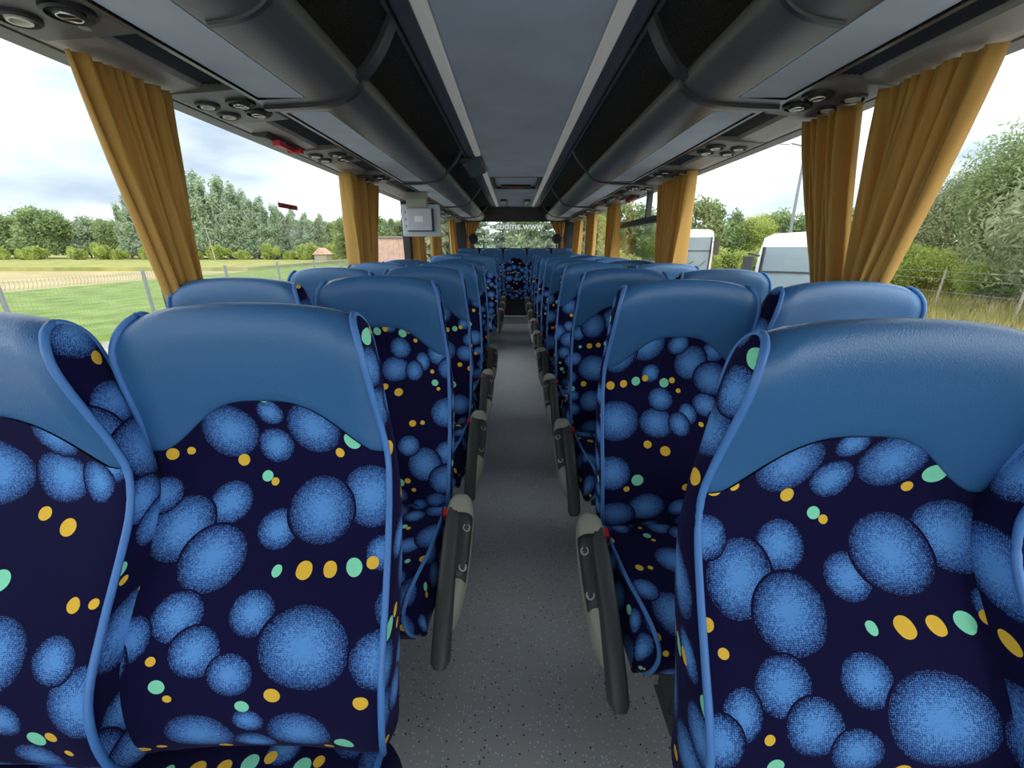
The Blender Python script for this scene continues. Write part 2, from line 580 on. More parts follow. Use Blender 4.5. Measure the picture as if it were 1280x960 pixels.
def lerp_list(xs, ys, x):
    if x <= xs[0]: return ys[0]
    for i in range(len(xs) - 1):
        if x <= xs[i + 1]:
            t = (x - xs[i]) / (xs[i + 1] - xs[i])
            return ys[i] + (ys[i + 1] - ys[i]) * t
    return ys[-1]

def catmull(pts, n):
    """smooth resample of a list of tuples into n+1 points"""
    out = []
    P = [np.array(p, float) for p in pts]
    seg = len(P) - 1
    for k in range(n + 1):
        t = k / n * seg
        i = min(int(t), seg - 1); u = t - i
        p0 = P[max(i - 1, 0)]; p1 = P[i]; p2 = P[i + 1]; p3 = P[min(i + 2, seg)]
        out.append(0.5 * ((2 * p1) + (-p0 + p2) * u + (2 * p0 - 5 * p1 + 4 * p2 - p3) * u * u + (-p0 + 3 * p1 - 3 * p2 + p3) * u ** 3))
    return out

WX = 1.25          # inner face of the side walls
Y0, Y1 = -2.2, 9.0   # front and rear ends of the cabin
CZ = 2.20          # ceiling
WTOP, WSILL = 1.93, 0.92

# ------------------------------------------------------------------ structure: floor, walls, ceiling
struct(MB().box((-1.32, Y0, -0.06), (1.32, 7.95, 0)).obj('floor', M['floor']))
st = struct(MB().box((-1.32, 7.95, -0.06), (1.32, Y1 + 0.05, 0.13)).obj('trim_1', M['floor']))
mb = MB().box((-0.30, 7.935, 0.115), (0.30, 7.955, 0.137))
mb.obj('edge_strip', M['metal'], st)

for sx, nm in ((-1, 'left'), (1, 'right')):
    a, b = sorted((sx * WX, sx * (WX + 0.07)))
    mb = MB()
    for ya, yb in ([(-1.2, 4.4), (5.4, Y1)] if sx < 0 else [(Y0, Y1)]):
        mb.box((a, ya, -0.5), (b, yb, WSILL))
    struct(mb.obj('wall_' + nm, M['wallm']))
    if sx < 0:
        for k, (ya, yb) in enumerate(((Y0, -1.2), (4.4, 5.4))):
            d = bpy.data.objects.new('door_%d' % (k + 1), None); COL.objects.link(d); struct(d)
            f = MB()
            for p, q in (((a, ya, -0.5), (b, ya + 0.05, WSILL)), ((a, yb - 0.05, -0.5), (b, yb, WSILL)), ((a, ya, -0.5), (b, yb, -0.35))):
                f.box(p, q)
            f.obj('door_frame', M['black'], d)
            MB().box((-WX - 0.045, ya + 0.05, -0.35), (-WX - 0.04, yb - 0.05, WSILL)).obj('door_glass', M['glass'], d)
    w = MB().box((min(sx * (WX - 0.03), sx * (WX + 0.07)), Y0, WSILL), (max(sx * (WX - 0.03), sx * (WX + 0.07)), Y1, WSILL + 0.03))
    struct(w.obj('baseboard_' + nm, M['dark']))
    struct(MB().box((a, Y0, WTOP - 0.01), (b, Y1, 2.34)).obj('trim_2' if sx < 0 else 'trim_3', M['chan']))

# outer roof
struct(MB().box((-1.34, Y0, 2.34), (1.34, Y1 + 0.05, 2.38)).obj('roof', M['whitepaint']))
# ceiling: centre panel, with joints, hatch and rear dark boxes
HATCH = (5.2, 6.25)
mb = MB()
for y0, y1 in ((Y0, 1.35), (1.352, 3.5), (3.502, HATCH[0]), (HATCH[1], 8.9)):
    mb.box((-0.315, y0, CZ), (0.315, y1, CZ + 0.03))
ceil = struct(mb.obj('ceiling', M['ceil']))
# rack loft lining either side of the centre panel (dark carpet)
for sx, nm in ((-1, 'trim_4'), (1, 'trim_5')):
    prof = [(0.445, 2.185), (0.60, 2.215), (0.85, 2.20), (1.05, 2.12), (1.20, 1.99), (1.245, 1.96)]
    P = [[(sx * x, y, z) for x, z in prof] for y in (Y0, Y1)]
    mb = MB(); mb.quad_grid(P)
    P2 = [[(sx * x, y, z + 0.02) for x, z in prof] for y in (Y0, Y1)]
    mb.quad_grid(P2, flip=True)
    struct(mb.obj(nm, M['carpet'], smooth=True))

# ceiling hatch with red lever
h = thing('roof_hatch', 'grey roof hatch with red release lever set in the rear ceiling', 'hatch', (0, (HATCH[0] + HATCH[1]) / 2, CZ))
hl = (HATCH[1] - HATCH[0]) / 2
mb = MB()
for a, b in (((-0.29, -hl + 0.005, 0), (0.29, -hl + 0.05, 0.06)), ((-0.29, hl - 0.05, 0), (0.29, hl - 0.005, 0.06)), ((-0.31, -hl + 0.005, 0), (-0.27, hl - 0.005, 0.06)), ((0.27, -hl + 0.005, 0), (0.31, hl - 0.005, 0.06))):
    mb.box(a, b)
bevelled(mb.obj('hatch_frame', M['dark'], h))
MB().box((-0.268, -hl + 0.052, 0.035), (0.268, hl - 0.052, 0.05)).obj('hatch_panel', M['ceil'], h)
bevelled(MB().box((-0.09, hl - 0.20, -0.004), (0.09, hl - 0.14, 0.034)).obj('release_lever', M['red'], h))
bevelled(MB().box((-0.20, hl - 0.21, 0.005), (0.20, hl - 0.13, 0.034)).obj('lever_recess', M['black'], h))
for sx in (-1, 1):
    b_ = MB().box((-0.05, -0.45, -0.035), (0.05, 0.45, 0))
    o = bevelled(b_.obj('ceiling_box', M['rack_dark']), 0.012)
    o.location = (sx * 0.2, 7.9, CZ)
    tag(o, 'dark ceiling box near the rear header, %s of the middle' % ('left' if sx < 0 else 'right'), 'ceiling box', 'dark boxes on the rear ceiling')

# ------------------------------------------------------------------ ceiling light strips and dark bands
SEGS = {-1: [(Y0, 3.45), (3.46, 4.0), (4.78, 6.4), (6.41, 8.6)], 1: [(Y0, 3.3), (3.31, 6.4), (6.41, 8.6)]}
ordn = ['nearest', 'second', 'third', 'rearmost']
for sx in (-1, 1):
    n = len(SEGS[sx])
    for k, (a, b) in enumerate(SEGS[sx]):
        prof = [(0.318, 2.203), (0.322, 2.186), (0.366, 2.180), (0.374, 2.19), (0.374, 2.205)]
        mb = MB().prism_y([(sx * x, z) for x, z in prof], a, b)
        o = mb.obj('light_strip', M['strip'])
        where = 'rearmost' if k == n - 1 else ['nearest', 'second', 'third'][k]
        tag(o, 'long pale ceiling light diffuser, %s segment along the %s edge' % (where, 'left' if sx < 0 else 'right'), 'light strip', 'ceiling light diffusers')
    prof = [(0.376, 2.185), (0.40, 2.172), (0.436, 2.178), (0.446, 2.20), (0.376, 2.21)]
    mb = MB().prism_y([(sx * x, z) for x, z in prof], Y0, 8.85)
    mb.prism_y([(sx * x, z) for x, z in [(0.452, 2.186), (0.464, 2.18), (0.470, 2.19), (0.46, 2.21)]], Y0, 8.85)
    struct(mb.obj('trim_6' if sx < 0 else 'trim_7', M['band']))
# fairing over the middle door
mb = MB().prism_y([(-0.318, 2.199), (-0.322, 2.175), (-0.40, 2.145), (-0.47, 2.125), (-0.50, 2.14), (-0.50, 2.17), (-0.45, 2.169), (-0.40, 2.168), (-0.378, 2.182), (-0.375, 2.199)], 4.01, 4.77)
tag(bevelled(mb.obj('ceiling_fairing', M['rack_dark']), 0.02, 3), 'dark moulded ceiling fairing bridging left rack and ceiling above the middle door', 'fairing')

# ------------------------------------------------------------------ overhead luggage racks
BOUNDS = [Y0, 1.80, 3.80, 5.88, 7.85, 8.86]
LIP = [(0.600, 2.045), (0.592, 2.040), (0.593, 2.022), (0.606, 2.000), (0.632, 1.978), (0.668, 1.961), (0.715, 1.950), (0.765, 1.944)]
STRAP = [(0.60, 2.01), (0.565, 2.035), (0.53, 2.07), (0.495, 2.115), (0.468, 2.158), (0.450, 2.190)]
rank = ['nearest', 'second nearest', 'middle', 'second rearmost', 'rearmost']
for sx in (-1, 1):
    side = 'left' if sx < 0 else 'right'
    for k in range(5):
        ya, yb = BOUNDS[k] + 0.006, BOUNDS[k + 1] - 0.006
        dz = -0.012 if k == 0 else 0
        t = thing('luggage_rack', '%s overhead luggage rack module above the %s seats, graphite with blue-grey panel' % (rank[k], side), 'luggage rack', (0, ya, 0), 0, 'overhead luggage racks')
        L = yb - ya
        lip = catmull(LIP, 20)
        under = [(0.775, 1.943), (0.955, 1.936), (0.960, 1.935), (0.968, 1.940)]
        # shell: bullnose, flats round the panel recess
        mb = MB()
        outer = [(sx * x, z + dz) for x, z in [tuple(p) for p in lip]]
        m0, m1 = 0.09, 0.09
        rows = [[(x, y, z) for x, z in outer] for y in (0, L)]
        mb.quad_grid(rows, 0)
        pz = lambda x: lerp_list([0.765, 0.955, 0.968], [1.944, 1.936, 1.937], x) + dz
        X = [0.765, 0.775, 0.95, 0.968]
        YY = [0, m0, L - m1, L]
        for i in range(3):
            for j in range(3):
                if i == 1 and j == 1: continue
                mb.quad_grid([[(sx * X[i], YY[j], pz(X[i])), (sx * X[i + 1], YY[j], pz(X[i + 1]))], [(sx * X[i], YY[j + 1], pz(X[i])), (sx * X[i + 1], YY[j + 1], pz(X[i + 1]))]])
        # rack floor inside (top surface) and ends
        inner = [(0.600, 2.045), (0.612, 2.04), (0.62, 2.01), (0.66, 1.985), (0.75, 1.972), (0.968, 1.965), (0.968, 1.945)]
        mb.quad_grid([[(sx * x, y, z + dz) for x, z in inner] for y in (0, L)], 1)
        for y in (0, L):
            mb.ngon([(sx * x, y, z + dz) for x, z in [tuple(p) for p in lip] + [(0.968, 1.94)] + inner[::-1][1:-1]], 0)
        mb.obj('rack_shell', [M['rack'], M['carpet']], t, smooth=True, angle=35)
        # inset fabric panel with dark groove
        mb = MB()
        a, b = 0.779, 0.946
        mb.box((min(sx * a, sx * b), m0 + 0.005, 1.9425 + dz), (max(sx * a, sx * b), L - m1 - 0.005, 1.947 + dz))
        o = mb.obj('soffit_panel', M['panel'], t)
        mb = MB()
        mb.box((min(sx * 0.774, sx * 0.952), m0, 1.9475 + dz), (max(sx * 0.774, sx * 0.952), L - m1, 1.956 + dz))
        mb.obj('panel_groove', M['black'], t)
        # end strap from lip to ceiling band and raised rim below
        cs = catmull(STRAP, 16)
        wy = 0.036 if k == 0 else 0.02
        yc = L - wy
        mb = MB()
        tk = 0.016
        pf = []
        for i, p in enumerate(cs):
            d = cs[min(i + 1, 16)] - cs[max(i - 1, 0)]
            d = d / np.linalg.norm(d)
            nrm = np.array([d[1], -d[0]])
            pf.append((p, p + nrm * tk))
        ring = [[(sx * p[0], yc - wy, p[1] + dz), (sx * p[0], yc + wy, p[1] + dz), (sx * q[0], yc + wy, q[1] + dz), (sx * q[0], yc - wy, q[1] + dz)] for p, q in pf]
        mb.quad_grid(ring, closed=True)
        mb.ngon(ring[0]); mb.ngon(ring[-1])
        rim = [tuple(p) for p in catmull(LIP[1:] + [(0.86, 1.938), (0.966, 1.935)], 24)]
        ring = []
        for i, p in enumerate(rim):
            q0 = np.array(rim[max(i - 1, 0)]); q1 = np.array(rim[min(i + 1, len(rim) - 1)])
            d = (q1 - q0) / np.linalg.norm(q1 - q0)
            nrm = np.array([d[1], -d[0]])
            if nrm[1] > 0: nrm = -nrm
            if i < 3: nrm = np.array([-1.0, 0.0]) if i == 0 else nrm
            o_ = np.array(p) + nrm * 0.010
            i_ = np.array(p) - nrm * 0.004
            ring.append([(sx * i_[0], yc + wy - 0.03, i_[1] + dz), (sx * i_[0], yc + wy, i_[1] + dz), (sx * o_[0], yc + wy, o_[1] + dz), (sx * o_[0], yc + wy - 0.03, o_[1] + dz)])
        mb.quad_grid(ring, closed=True)
        mb.ngon(ring[0]); mb.ngon(ring[-1])
        mb.obj('end_strap', M['rack_dark'], t, smooth=True, angle=40)
        if k == 0:
            mb = MB()
            yy = 1.20 - ya
            r_ = [tuple(p) for p in catmull(LIP[1:], 20)]
            ring = []
            for i, p in enumerate(r_):
                d = np.array(r_[min(i + 1, 20)]) - np.array(r_[max(i - 1, 0)])
                d /= np.linalg.norm(d)
                nn_ = np.array([d[1], -d[0]])
                if nn_[1] > 0: nn_ = -nn_
                if i == 0: nn_ = np.array([-1.0, 0.0])
                q = np.array(p) + nn_ * 0.006; p = np.array(p) - nn_ * 0.004
                ring.append([(sx * p[0], yy - 0.012, p[1] + dz), (sx * p[0], yy + 0.012, p[1] + dz), (sx * q[0], yy + 0.008, q[1] + dz), (sx * q[0], yy - 0.008, q[1] + dz)])
            mb.quad_grid(ring, closed=True); mb.ngon(ring[0]); mb.ngon(ring[-1])
            mb.obj('seam_rim', M['rack_dark'], t, smooth=True, angle=40)

# ------------------------------------------------------------------ service channel along each wall top
for sx, nm in ((-1, 'trim_8'), (1, 'trim_9')):
    mb = MB()
    # ribbed dark strip
    xs = [0.971, 0.976] + [0.982 + 0.0085 * i for i in range(13)] + [1.092]
    prof = []
    for i, x in enumerate(xs):
        z = 1.948 + (0.006 if i % 2 else 0)
        prof.append((sx * x, z))
    prof += [(sx * 1.092, 1.975), (sx * 0.971, 1.975)]
    mb.prism_y(prof, Y0, Y1, 0)
    # lower sloping cover
    prof = [(1.094, 1.952), (1.104, 1.936), (1.205, 1.922), (1.249, 1.925), (1.249, 1.975), (1.094, 1.975)]
    mb.prism_y([(sx * x, z) for x, z in prof], Y0, Y1, 1)
    struct(mb.obj(nm, [M['dark'], M['trim']]))

def ring_part(mb, c, r, M4, mat_ring, mat_in):
    T = Matrix.Translation(c) @ M4
    mb.lathe([(r * 1.02, 0), (r, -0.010), (r * 0.86, -0.013), (r * 0.80, -0.006), (r * 0.62, -0.004)], 20, mat_ring, T)
    mb.lathe([(r * 0.62, -0.004), (r * 0.56, -0.014), (r * 0.45, -0.014), (r * 0.40, -0.006), (0.0005, -0.008)], 20, mat_in, T)

def service_unit(sx, y, label, hammer=False, big=False):
    t = thing('service_unit', label, 'service unit', (sx * 1.1, y, 1.94), 0, 'overhead service units')
    s_ = 1 if sx > 0 else -1
    mb = MB()
    prof = [(-0.129, 0.006), (-0.120, -0.006), (-0.03, -0.014), (0.115, -0.022), (0.148, -0.016), (0.148, 0.02), (-0.129, 0.02)]
    mb.prism_y([(s_ * x, z) for x, z in prof], -0.17, 0.17)
    bevelled(mb.obj('housing', M['chan'], t), 0.006)
    T = Matrix.Rotation(0.06 * s_, 4, 'Y')
    for yy in (-0.055, 0.055):
        mb = MB(); ring_part(mb, Vector((s_ * -0.062, yy, -0.009)), 0.049, T, 0, 1)
        v = mb.obj('air_vent', [M['black'], M['dark']], t, smooth=True, angle=50)
        mb = MB().tube([(s_ * -0.062 + 0.022 * math.cos(a), yy + 0.022 * math.sin(a), -0.024) for a in [2 * PI * k / 16 for k in range(17)]], 0.0022, 6, 0, False)
        mb.box((s_ * -0.062 - 0.02, yy - 0.003, -0.026), (s_ * -0.062 + 0.02, yy + 0.003, -0.018))
        mb.obj('vent_grip', M['chrome'], v)
    for yy in (-0.06, 0.06):
        mb = MB(); ring_part(mb, Vector((s_ * 0.060, yy, -0.017)), 0.040, T, 0, 1)
        v = mb.obj('reading_light', [M['dark'], M['lens']], t, smooth=True, angle=50)
    mb = MB()
    mb.lathe([(0.013, 0), (0.012, -0.006), (0.0003, -0.006)], 14, 0, Matrix.Translation((s_ * -0.03, 0.125, -0.010)))
    mb.obj('call_button', M['trim'], t, smooth=True, angle=40)
    return t

uy = {-1: [1.08, 1.80, 2.66, 3.42, 5.4, 6.2, 6.95, 7.7], 1: [1.72, 2.48, 3.22, 3.98, 4.74, 5.5, 6.25, 7.0, 7.75]}
names = ['nearest', 'second', 'third', 'fourth', 'fifth', 'sixth', 'seventh', 'eighth', 'ninth']
for sx in (-1, 1):
    for k, y in enumerate(uy[sx]):
        service_unit(sx, y, 'vent and reading lamp unit above the %s window row, %s from the front' % ('left' if sx < 0 else 'right', names[k] if k else 'nearest'))

# emergency hammer holder
t = thing('emergency_hammer', 'red emergency hammer in a dark holder above the left window', 'hammer', (-1.20, 2.30, 1.955))
bevelled(MB().prism_y([(-0.05, 0.012), (0.03, 0.012), (0.045, -0.03), (0.02, -0.052), (-0.03, -0.045)], -0.17, 0.17).obj('holder', M['dark'], t), 0.008)
mb = MB().tube([(0.03, -0.09, -0.055), (0.035, 0.07, -0.06)], 0.012, 8)
mb.tube([(0.0, 0.07, -0.06), (0.075, 0.07, -0.058)], [0.011, 0.015], 8)
mb.box((0.015, -0.10, -0.07), (0.05, -0.04, -0.045))
mb.obj('hammer_body', M['red'], t)
# second holder, small red, above the right hopper window
t = thing('emergency_hammer', 'small red emergency hammer above the right hinged window', 'hammer', (1.20, 4.55, 1.925))
bevelled(MB().box((-0.04, -0.13, -0.03), (0.03, 0.13, 0.01)).obj('holder', M['dark'], t), 0.008)
MB().tube([(-0.03, -0.12, -0.038), (-0.03, 0.12, -0.04)], 0.011, 8).tube([(-0.05, 0.1, -0.04), (0.0, 0.1, -0.04)], 0.014, 8).obj('hammer_body', M['red'], t)

# ------------------------------------------------------------------ windows and pillars
wn = [0]
def window(sx, ya, yb, hopper=None):
    wn[0] += 1
    w = bpy.data.objects.new('window_%d' % wn[0], None); COL.objects.link(w); struct(w)
    x0, x1 = sorted((sx * (WX + 0.045), sx * (WX + 0.05)))
    MB().box((x0, ya, WSILL), (x1, yb, WTOP)).obj('window_pane', M['glass'], w)
    f0, f1 = sorted((sx * (WX + 0.01), sx * (WX + 0.043)))
    mb = MB()
    mb.box((f0, ya, WSILL + 0.03), (f1, ya + 0.008, WTOP)); mb.box((f0, yb - 0.008, WSILL + 0.03), (f1, yb, WTOP))
    mb.obj('window_frame', M['black'], w)
    if hopper:
        a, b, mid = hopper
        g0, g1 = sorted((sx * (WX - 0.005), sx * (WX + 0.043)))
        MB().box((g0, a, 1.64), (g1, b, 1.665)).box((g0, a, 1.67), (g1, b, 1.70)).obj('transom_bar', M['dark'], w)
        MB().box((g0, mid - 0.02, 1.70), (g1, mid + 0.02, WTOP)).obj('mullion', M['black'], w)
    return w
PIL = {-1: [-1.25, 1.53, 3.36, 5.05, 6.72, 8.6], 1: [-0.9, 1.575, 3.36, 5.62, 7.12, 8.55]}
tn = [20]
for sx in (-1, 1):
    ys = [Y0] + PIL[sx] + [Y1]
    for k in range(len(ys) - 1):
        hop = (3.37, 5.58, 4.22) if (sx == 1 and k == 3) else None
        window(sx, ys[k] + 0.02, ys[k + 1] - 0.02, hop)
    for y in PIL[sx]:
        tn[0] += 1
        a, b = sorted((sx * (WX - 0.015), sx * (WX + 0.07)))
        wdt = 0.024 if y < 4 else 0.055
        struct(bevelled(MB().box((a, y - wdt, WSILL), (b, y + wdt, WTOP)).obj('trim_%d' % tn[0], M['black']), 0.008))

# rear wall with window
RW = dict(x=0.90, z0=1.41, z1=1.935)
mb = MB()
mb.box((-1.32, Y1, 0.1), (1.32, Y1 + 0.06, RW['z0']))
mb.box((-1.32, Y1, RW['z1']), (1.32, Y1 + 0.06, 2.34))
mb.box((-1.32, Y1, RW['z0']), (-RW['x'], Y1 + 0.06, RW['z1'])); mb.box((RW['x'], Y1, RW['z0']), (1.32, Y1 + 0.06, RW['z1']))
struct(mb.obj('wall_rear', M['wallm']))
struct(MB().box((-0.62, 8.80, 1.93), (0.62, 8.995, 2.20)).obj('trim_18', M['carpet']))
w = bpy.data.objects.new('window_30', None); COL.objects.link(w); struct(w)
MB().box((-RW['x'], Y1 + 0.03, RW['z0']), (RW['x'], Y1 + 0.036, RW['z1'])).obj('window_pane', M['glass'], w)
MB().box((-RW['x'], Y1 - 0.012, RW['z0'] - 0.02), (RW['x'], Y1 + 0.028, RW['z0'] + 0.012)).obj('window_sill', M['dark'], w)
# lettering on the outside of the rear glass, so it reads mirrored from within
cu = bpy.data.curves.new('rear_window_lettering', 'FONT')
cu.body = 'www.ambua.pl'
cu.size = 0.20; cu.align_x = 'CENTER'; cu.extrude = 0.002; cu.offset = 0.004
tmp = bpy.data.objects.new('tmp_text', cu); COL.objects.link(tmp)
dg = bpy.context.evaluated_depsgraph_get()
me = bpy.data.meshes.new_from_object(tmp.evaluated_get(dg))
bpy.data.objects.remove(tmp)
me.materials.clear(); me.materials.append(M['letters'])
o = bpy.data.objects.new('web_address_lettering', me); COL.objects.link(o); o.parent = w
o.rotation_euler = (PI / 2, 0, PI)
o.location = (0.0, Y1 + 0.042, 1.79)
# front end, behind the camera: low dash and windscreen
struct(MB().box((-1.32, Y0 - 0.06, -0.3), (1.32, Y0, 0.55)).obj('wall_front', M['wallm']))
w = bpy.data.objects.new('window_31', None); COL.objects.link(w); struct(w)
MB().box((-1.30, Y0 - 0.03, 0.55), (1.30, Y0 - 0.02, 2.34)).obj('window_pane', M['glass'], w)

# sticker on left glass
o = MB().box((-WX - 0.044, 2.36, 1.628), (-WX - 0.040, 2.56, 1.652)).obj('window_sticker', M['sticker'])
tag(o, 'narrow dark red sticker on the left window glass', 'sticker')

# ------------------------------------------------------------------ curtains
def curtain(name_label, sx, ta, tb, ba, bb, ztie=1.12, zbot=0.96, x=None, n=7, rear=None, ztop=1.912, seed=0, amp=0.027):
    rnd = random.Random(seed)
    ph = [rnd.uniform(0, 6.28) for _ in range(4)]
    zg = 1.26 if rear is None else ztie
    NU, NV = 110, 26
    P = []
    for j in range(NV + 1):
        z = ztop + (zbot - ztop) * j / NV
        if z >= ztie:
            t = min(1.0, (ztop - z) / (ztop - zg))
            e = t ** 1.15
            a = ta + (ba - ta) * e; b = tb + (bb - tb) * e
            dens = 1
        else:
            t = (ztie - z) / (ztie - zbot)
            fl = 0.35 * (1 - (1 - t) ** 2)
            c = (ba + bb) / 2
            wd = (bb - ba) / 2
            a = c - wd * (1 + fl); b = c + wd * (1 + fl)
        tt = max(0, min(1, (ztop - z) / (ztop - ztie)))
        row = []
        for i in range(NU + 1):
            u = i / NU
            k = u + 0.035 * math.sin(2 * PI * u * 2 + ph[0]) + 0.02 * math.sin(2 * PI * 3 * u + ph[1] + 1.5 * tt)
            am = amp * (0.75 + 0.4 * math.sin(3.1 * 2 * PI * u + ph[2])) * (1 + 0.35 * tt)
            f = math.sin(2 * PI * n * k + ph[3]) 
            f = math.copysign(abs(f) ** 0.75, f)
            off = am * f + 0.008 * math.sin(2 * PI * (2 * n + 1) * u + ph[1] + 3 * tt) + 0.02 * math.sin(PI * u) * (tt if tt < 1 else 1)
            yy = a + (b - a) * u + 0.006 * math.cos(2 * PI * n * k)
            if rear is None:
                row.append((sx * (x - off), yy, z))
            else:
                row.append((yy, rear - off, z))
        P.append(row)
    t = thing('curtain', name_label, 'curtain', (0, 0, 0), 0, 'golden window curtains')
    mb = MB(); mb.quad_grid(P)
    cl = mb.obj('cloth', M['curtain'], t, smooth=True)
    sl = cl.modifiers.new('thickness', 'SOLIDIFY'); sl.thickness = 0.0015
    c = (ba + bb) / 2; wd = (bb - ba) / 2 + 0.008
    ring = []
    for k in range(17):
        a = 2 * PI * k / 16
        if rear is None:
            ring.append((sx * (x - 0.012 + 0.045 * math.sin(a)), c + wd * math.cos(a), ztie))
        else:
            ring.append((c + wd * math.cos(a), rear - 0.012 + 0.045 * math.sin(a), ztie))
    MB().tube(ring, 0.009, 6).obj('tieback', M['curtain'] if rear is None else M['dark'], t)
    return t

XC = 1.19
curtain('wide golden curtain at the nearest left window pillar, gathered downwards', -1, 1.27, 1.60, 1.39, 1.50, x=XC, n=8, seed=1)
curtain('golden curtain at the second pillar of the left windows, hanging full length', -1, 3.08, 3.74, 3.05, 3.42, x=XC, n=9, seed=2, amp=0.042)
curtain('narrow golden curtain beside the dark pillar below the monitor', -1, 5.12, 5.45, 5.12, 5.36, x=XC, n=5, seed=3, amp=0.042)
curtain('golden curtain on the left side behind the middle door', -1, 6.05, 6.65, 6.2, 6.6, x=XC, n=6, seed=4, amp=0.042)
curtain('rearmost golden curtain on the left side windows', -1, 8.0, 8.5, 8.2, 8.45, x=XC, n=5, seed=5, amp=0.042)
curtain('large golden curtain nearest the camera on the right, swept diagonally', 1, 1.24, 1.575, 1.37, 1.49, x=XC, n=10, seed=6)
curtain('slimmer straight golden curtain just behind the nearest right curtain', 1, 1.66, 1.95, 1.53, 1.65, x=XC, n=7, seed=7)
curtain('broad golden curtain before the right hinged window', 1, 3.02, 3.70, 3.10, 3.45, x=XC, n=9, seed=8, amp=0.042)
curtain('golden curtain just behind the right hinged window', 1, 5.0, 5.68, 5.1, 5.55, x=XC, n=6, seed=9, amp=0.042)
curtain('golden curtain two windows from the rear on the right', 1, 6.45, 7.1, 6.6, 7.0, x=XC, n=6, seed=10, amp=0.042)
curtain('golden curtain pair rearmost on the right side windows', 1, 7.9, 8.6, 8.05, 8.45, x=XC, n=6, seed=11, amp=0.042)
curtain('golden curtain tied at the left edge of the rear window', 1, -1.03, -0.72, -1.00, -0.90, ztie=1.62, zbot=1.37, n=4, rear=8.94, ztop=1.93, seed=12, amp=0.014)
curtain('golden curtain tied at the right edge of the rear window', 1, 0.72, 1.03, 0.90, 1.00, ztie=1.62, zbot=1.37, n=4, rear=8.94, ztop=1.93, seed=13, amp=0.014)

# rear round loudspeakers
for sx in (-1, 1):
    t = thing('rear_speaker', 'round black speaker in the %s lower corner of the rear window' % ('left' if sx < 0 else 'right'), 'speaker', (sx * 0.86, 8.84, 1.60), 0, 'round speakers by the rear window')
    T = Matrix.Rotation(PI / 2, 4, 'X')
    MB().lathe([(0.001, -0.05), (0.08, -0.045), (0.10, -0.01), (0.10, 0.01), (0.092, 0.018), (0.085, 0.012)], 24, 0, T).obj('speaker_body', M['dark'], t, smooth=True, angle=40)
    MB().lathe([(0.085, 0.012), (0.05, 0.004), (0.03, 0.012), (0.0005, 0.016)], 24, 0, T).obj('speaker_cone', M['black'], t, smooth=True)
    MB().box((-0.012, 0.03, -0.20), (0.012, 0.055, 0)).obj('stalk', M['black'], t)

# ------------------------------------------------------------------ monitor at the middle door
t = thing('overhead_monitor', 'grey flat monitor seen from behind, hanging at the left side below the rack', 'monitor', (-0.955, 4.36, 1.68), 0)
mb = MB(); mb.box((-0.19, -0.015, -0.15), (0.19, 0.02, 0.15))
bevelled(mb.obj('monitor_frame', M['monitor'], t), 0.012, 3)
mb = MB(); mb.box((-0.135, -0.05, -0.095), (0.115, -0.016, 0.11))
bevelled(mb.obj('rear_cover', M['monitor'], t), 0.008)
mb = MB(); mb.box((-0.135, -0.046, -0.104), (0.125, -0.018, -0.0955)); mb.box((0.1155, -0.046, -0.104), (0.13, -0.018, 0.11))
mb.obj('vent_slot', M['black'], t)
MB().box((-0.055, -0.0525, -0.015), (0.03, -0.0505, 0.04)).obj('rating_label', M['paper'], t)
for k in range(3):
    MB().box((-0.155, -0.018, -0.065 + 0.065 * k), (-0.145, -0.0155, -0.04 + 0.065 * k)).obj('side_clip', M['chan'], t)
mb = MB(); mb.prism_x([(-0.06, 0.12), (-0.055, 0.19), (-0.02, 0.262), (0.05, 0.262), (0.03, 0.12)], -0.125, 0.07)
bevelled(mb.obj('mount_bracket', M['beige'], t), 0.006)

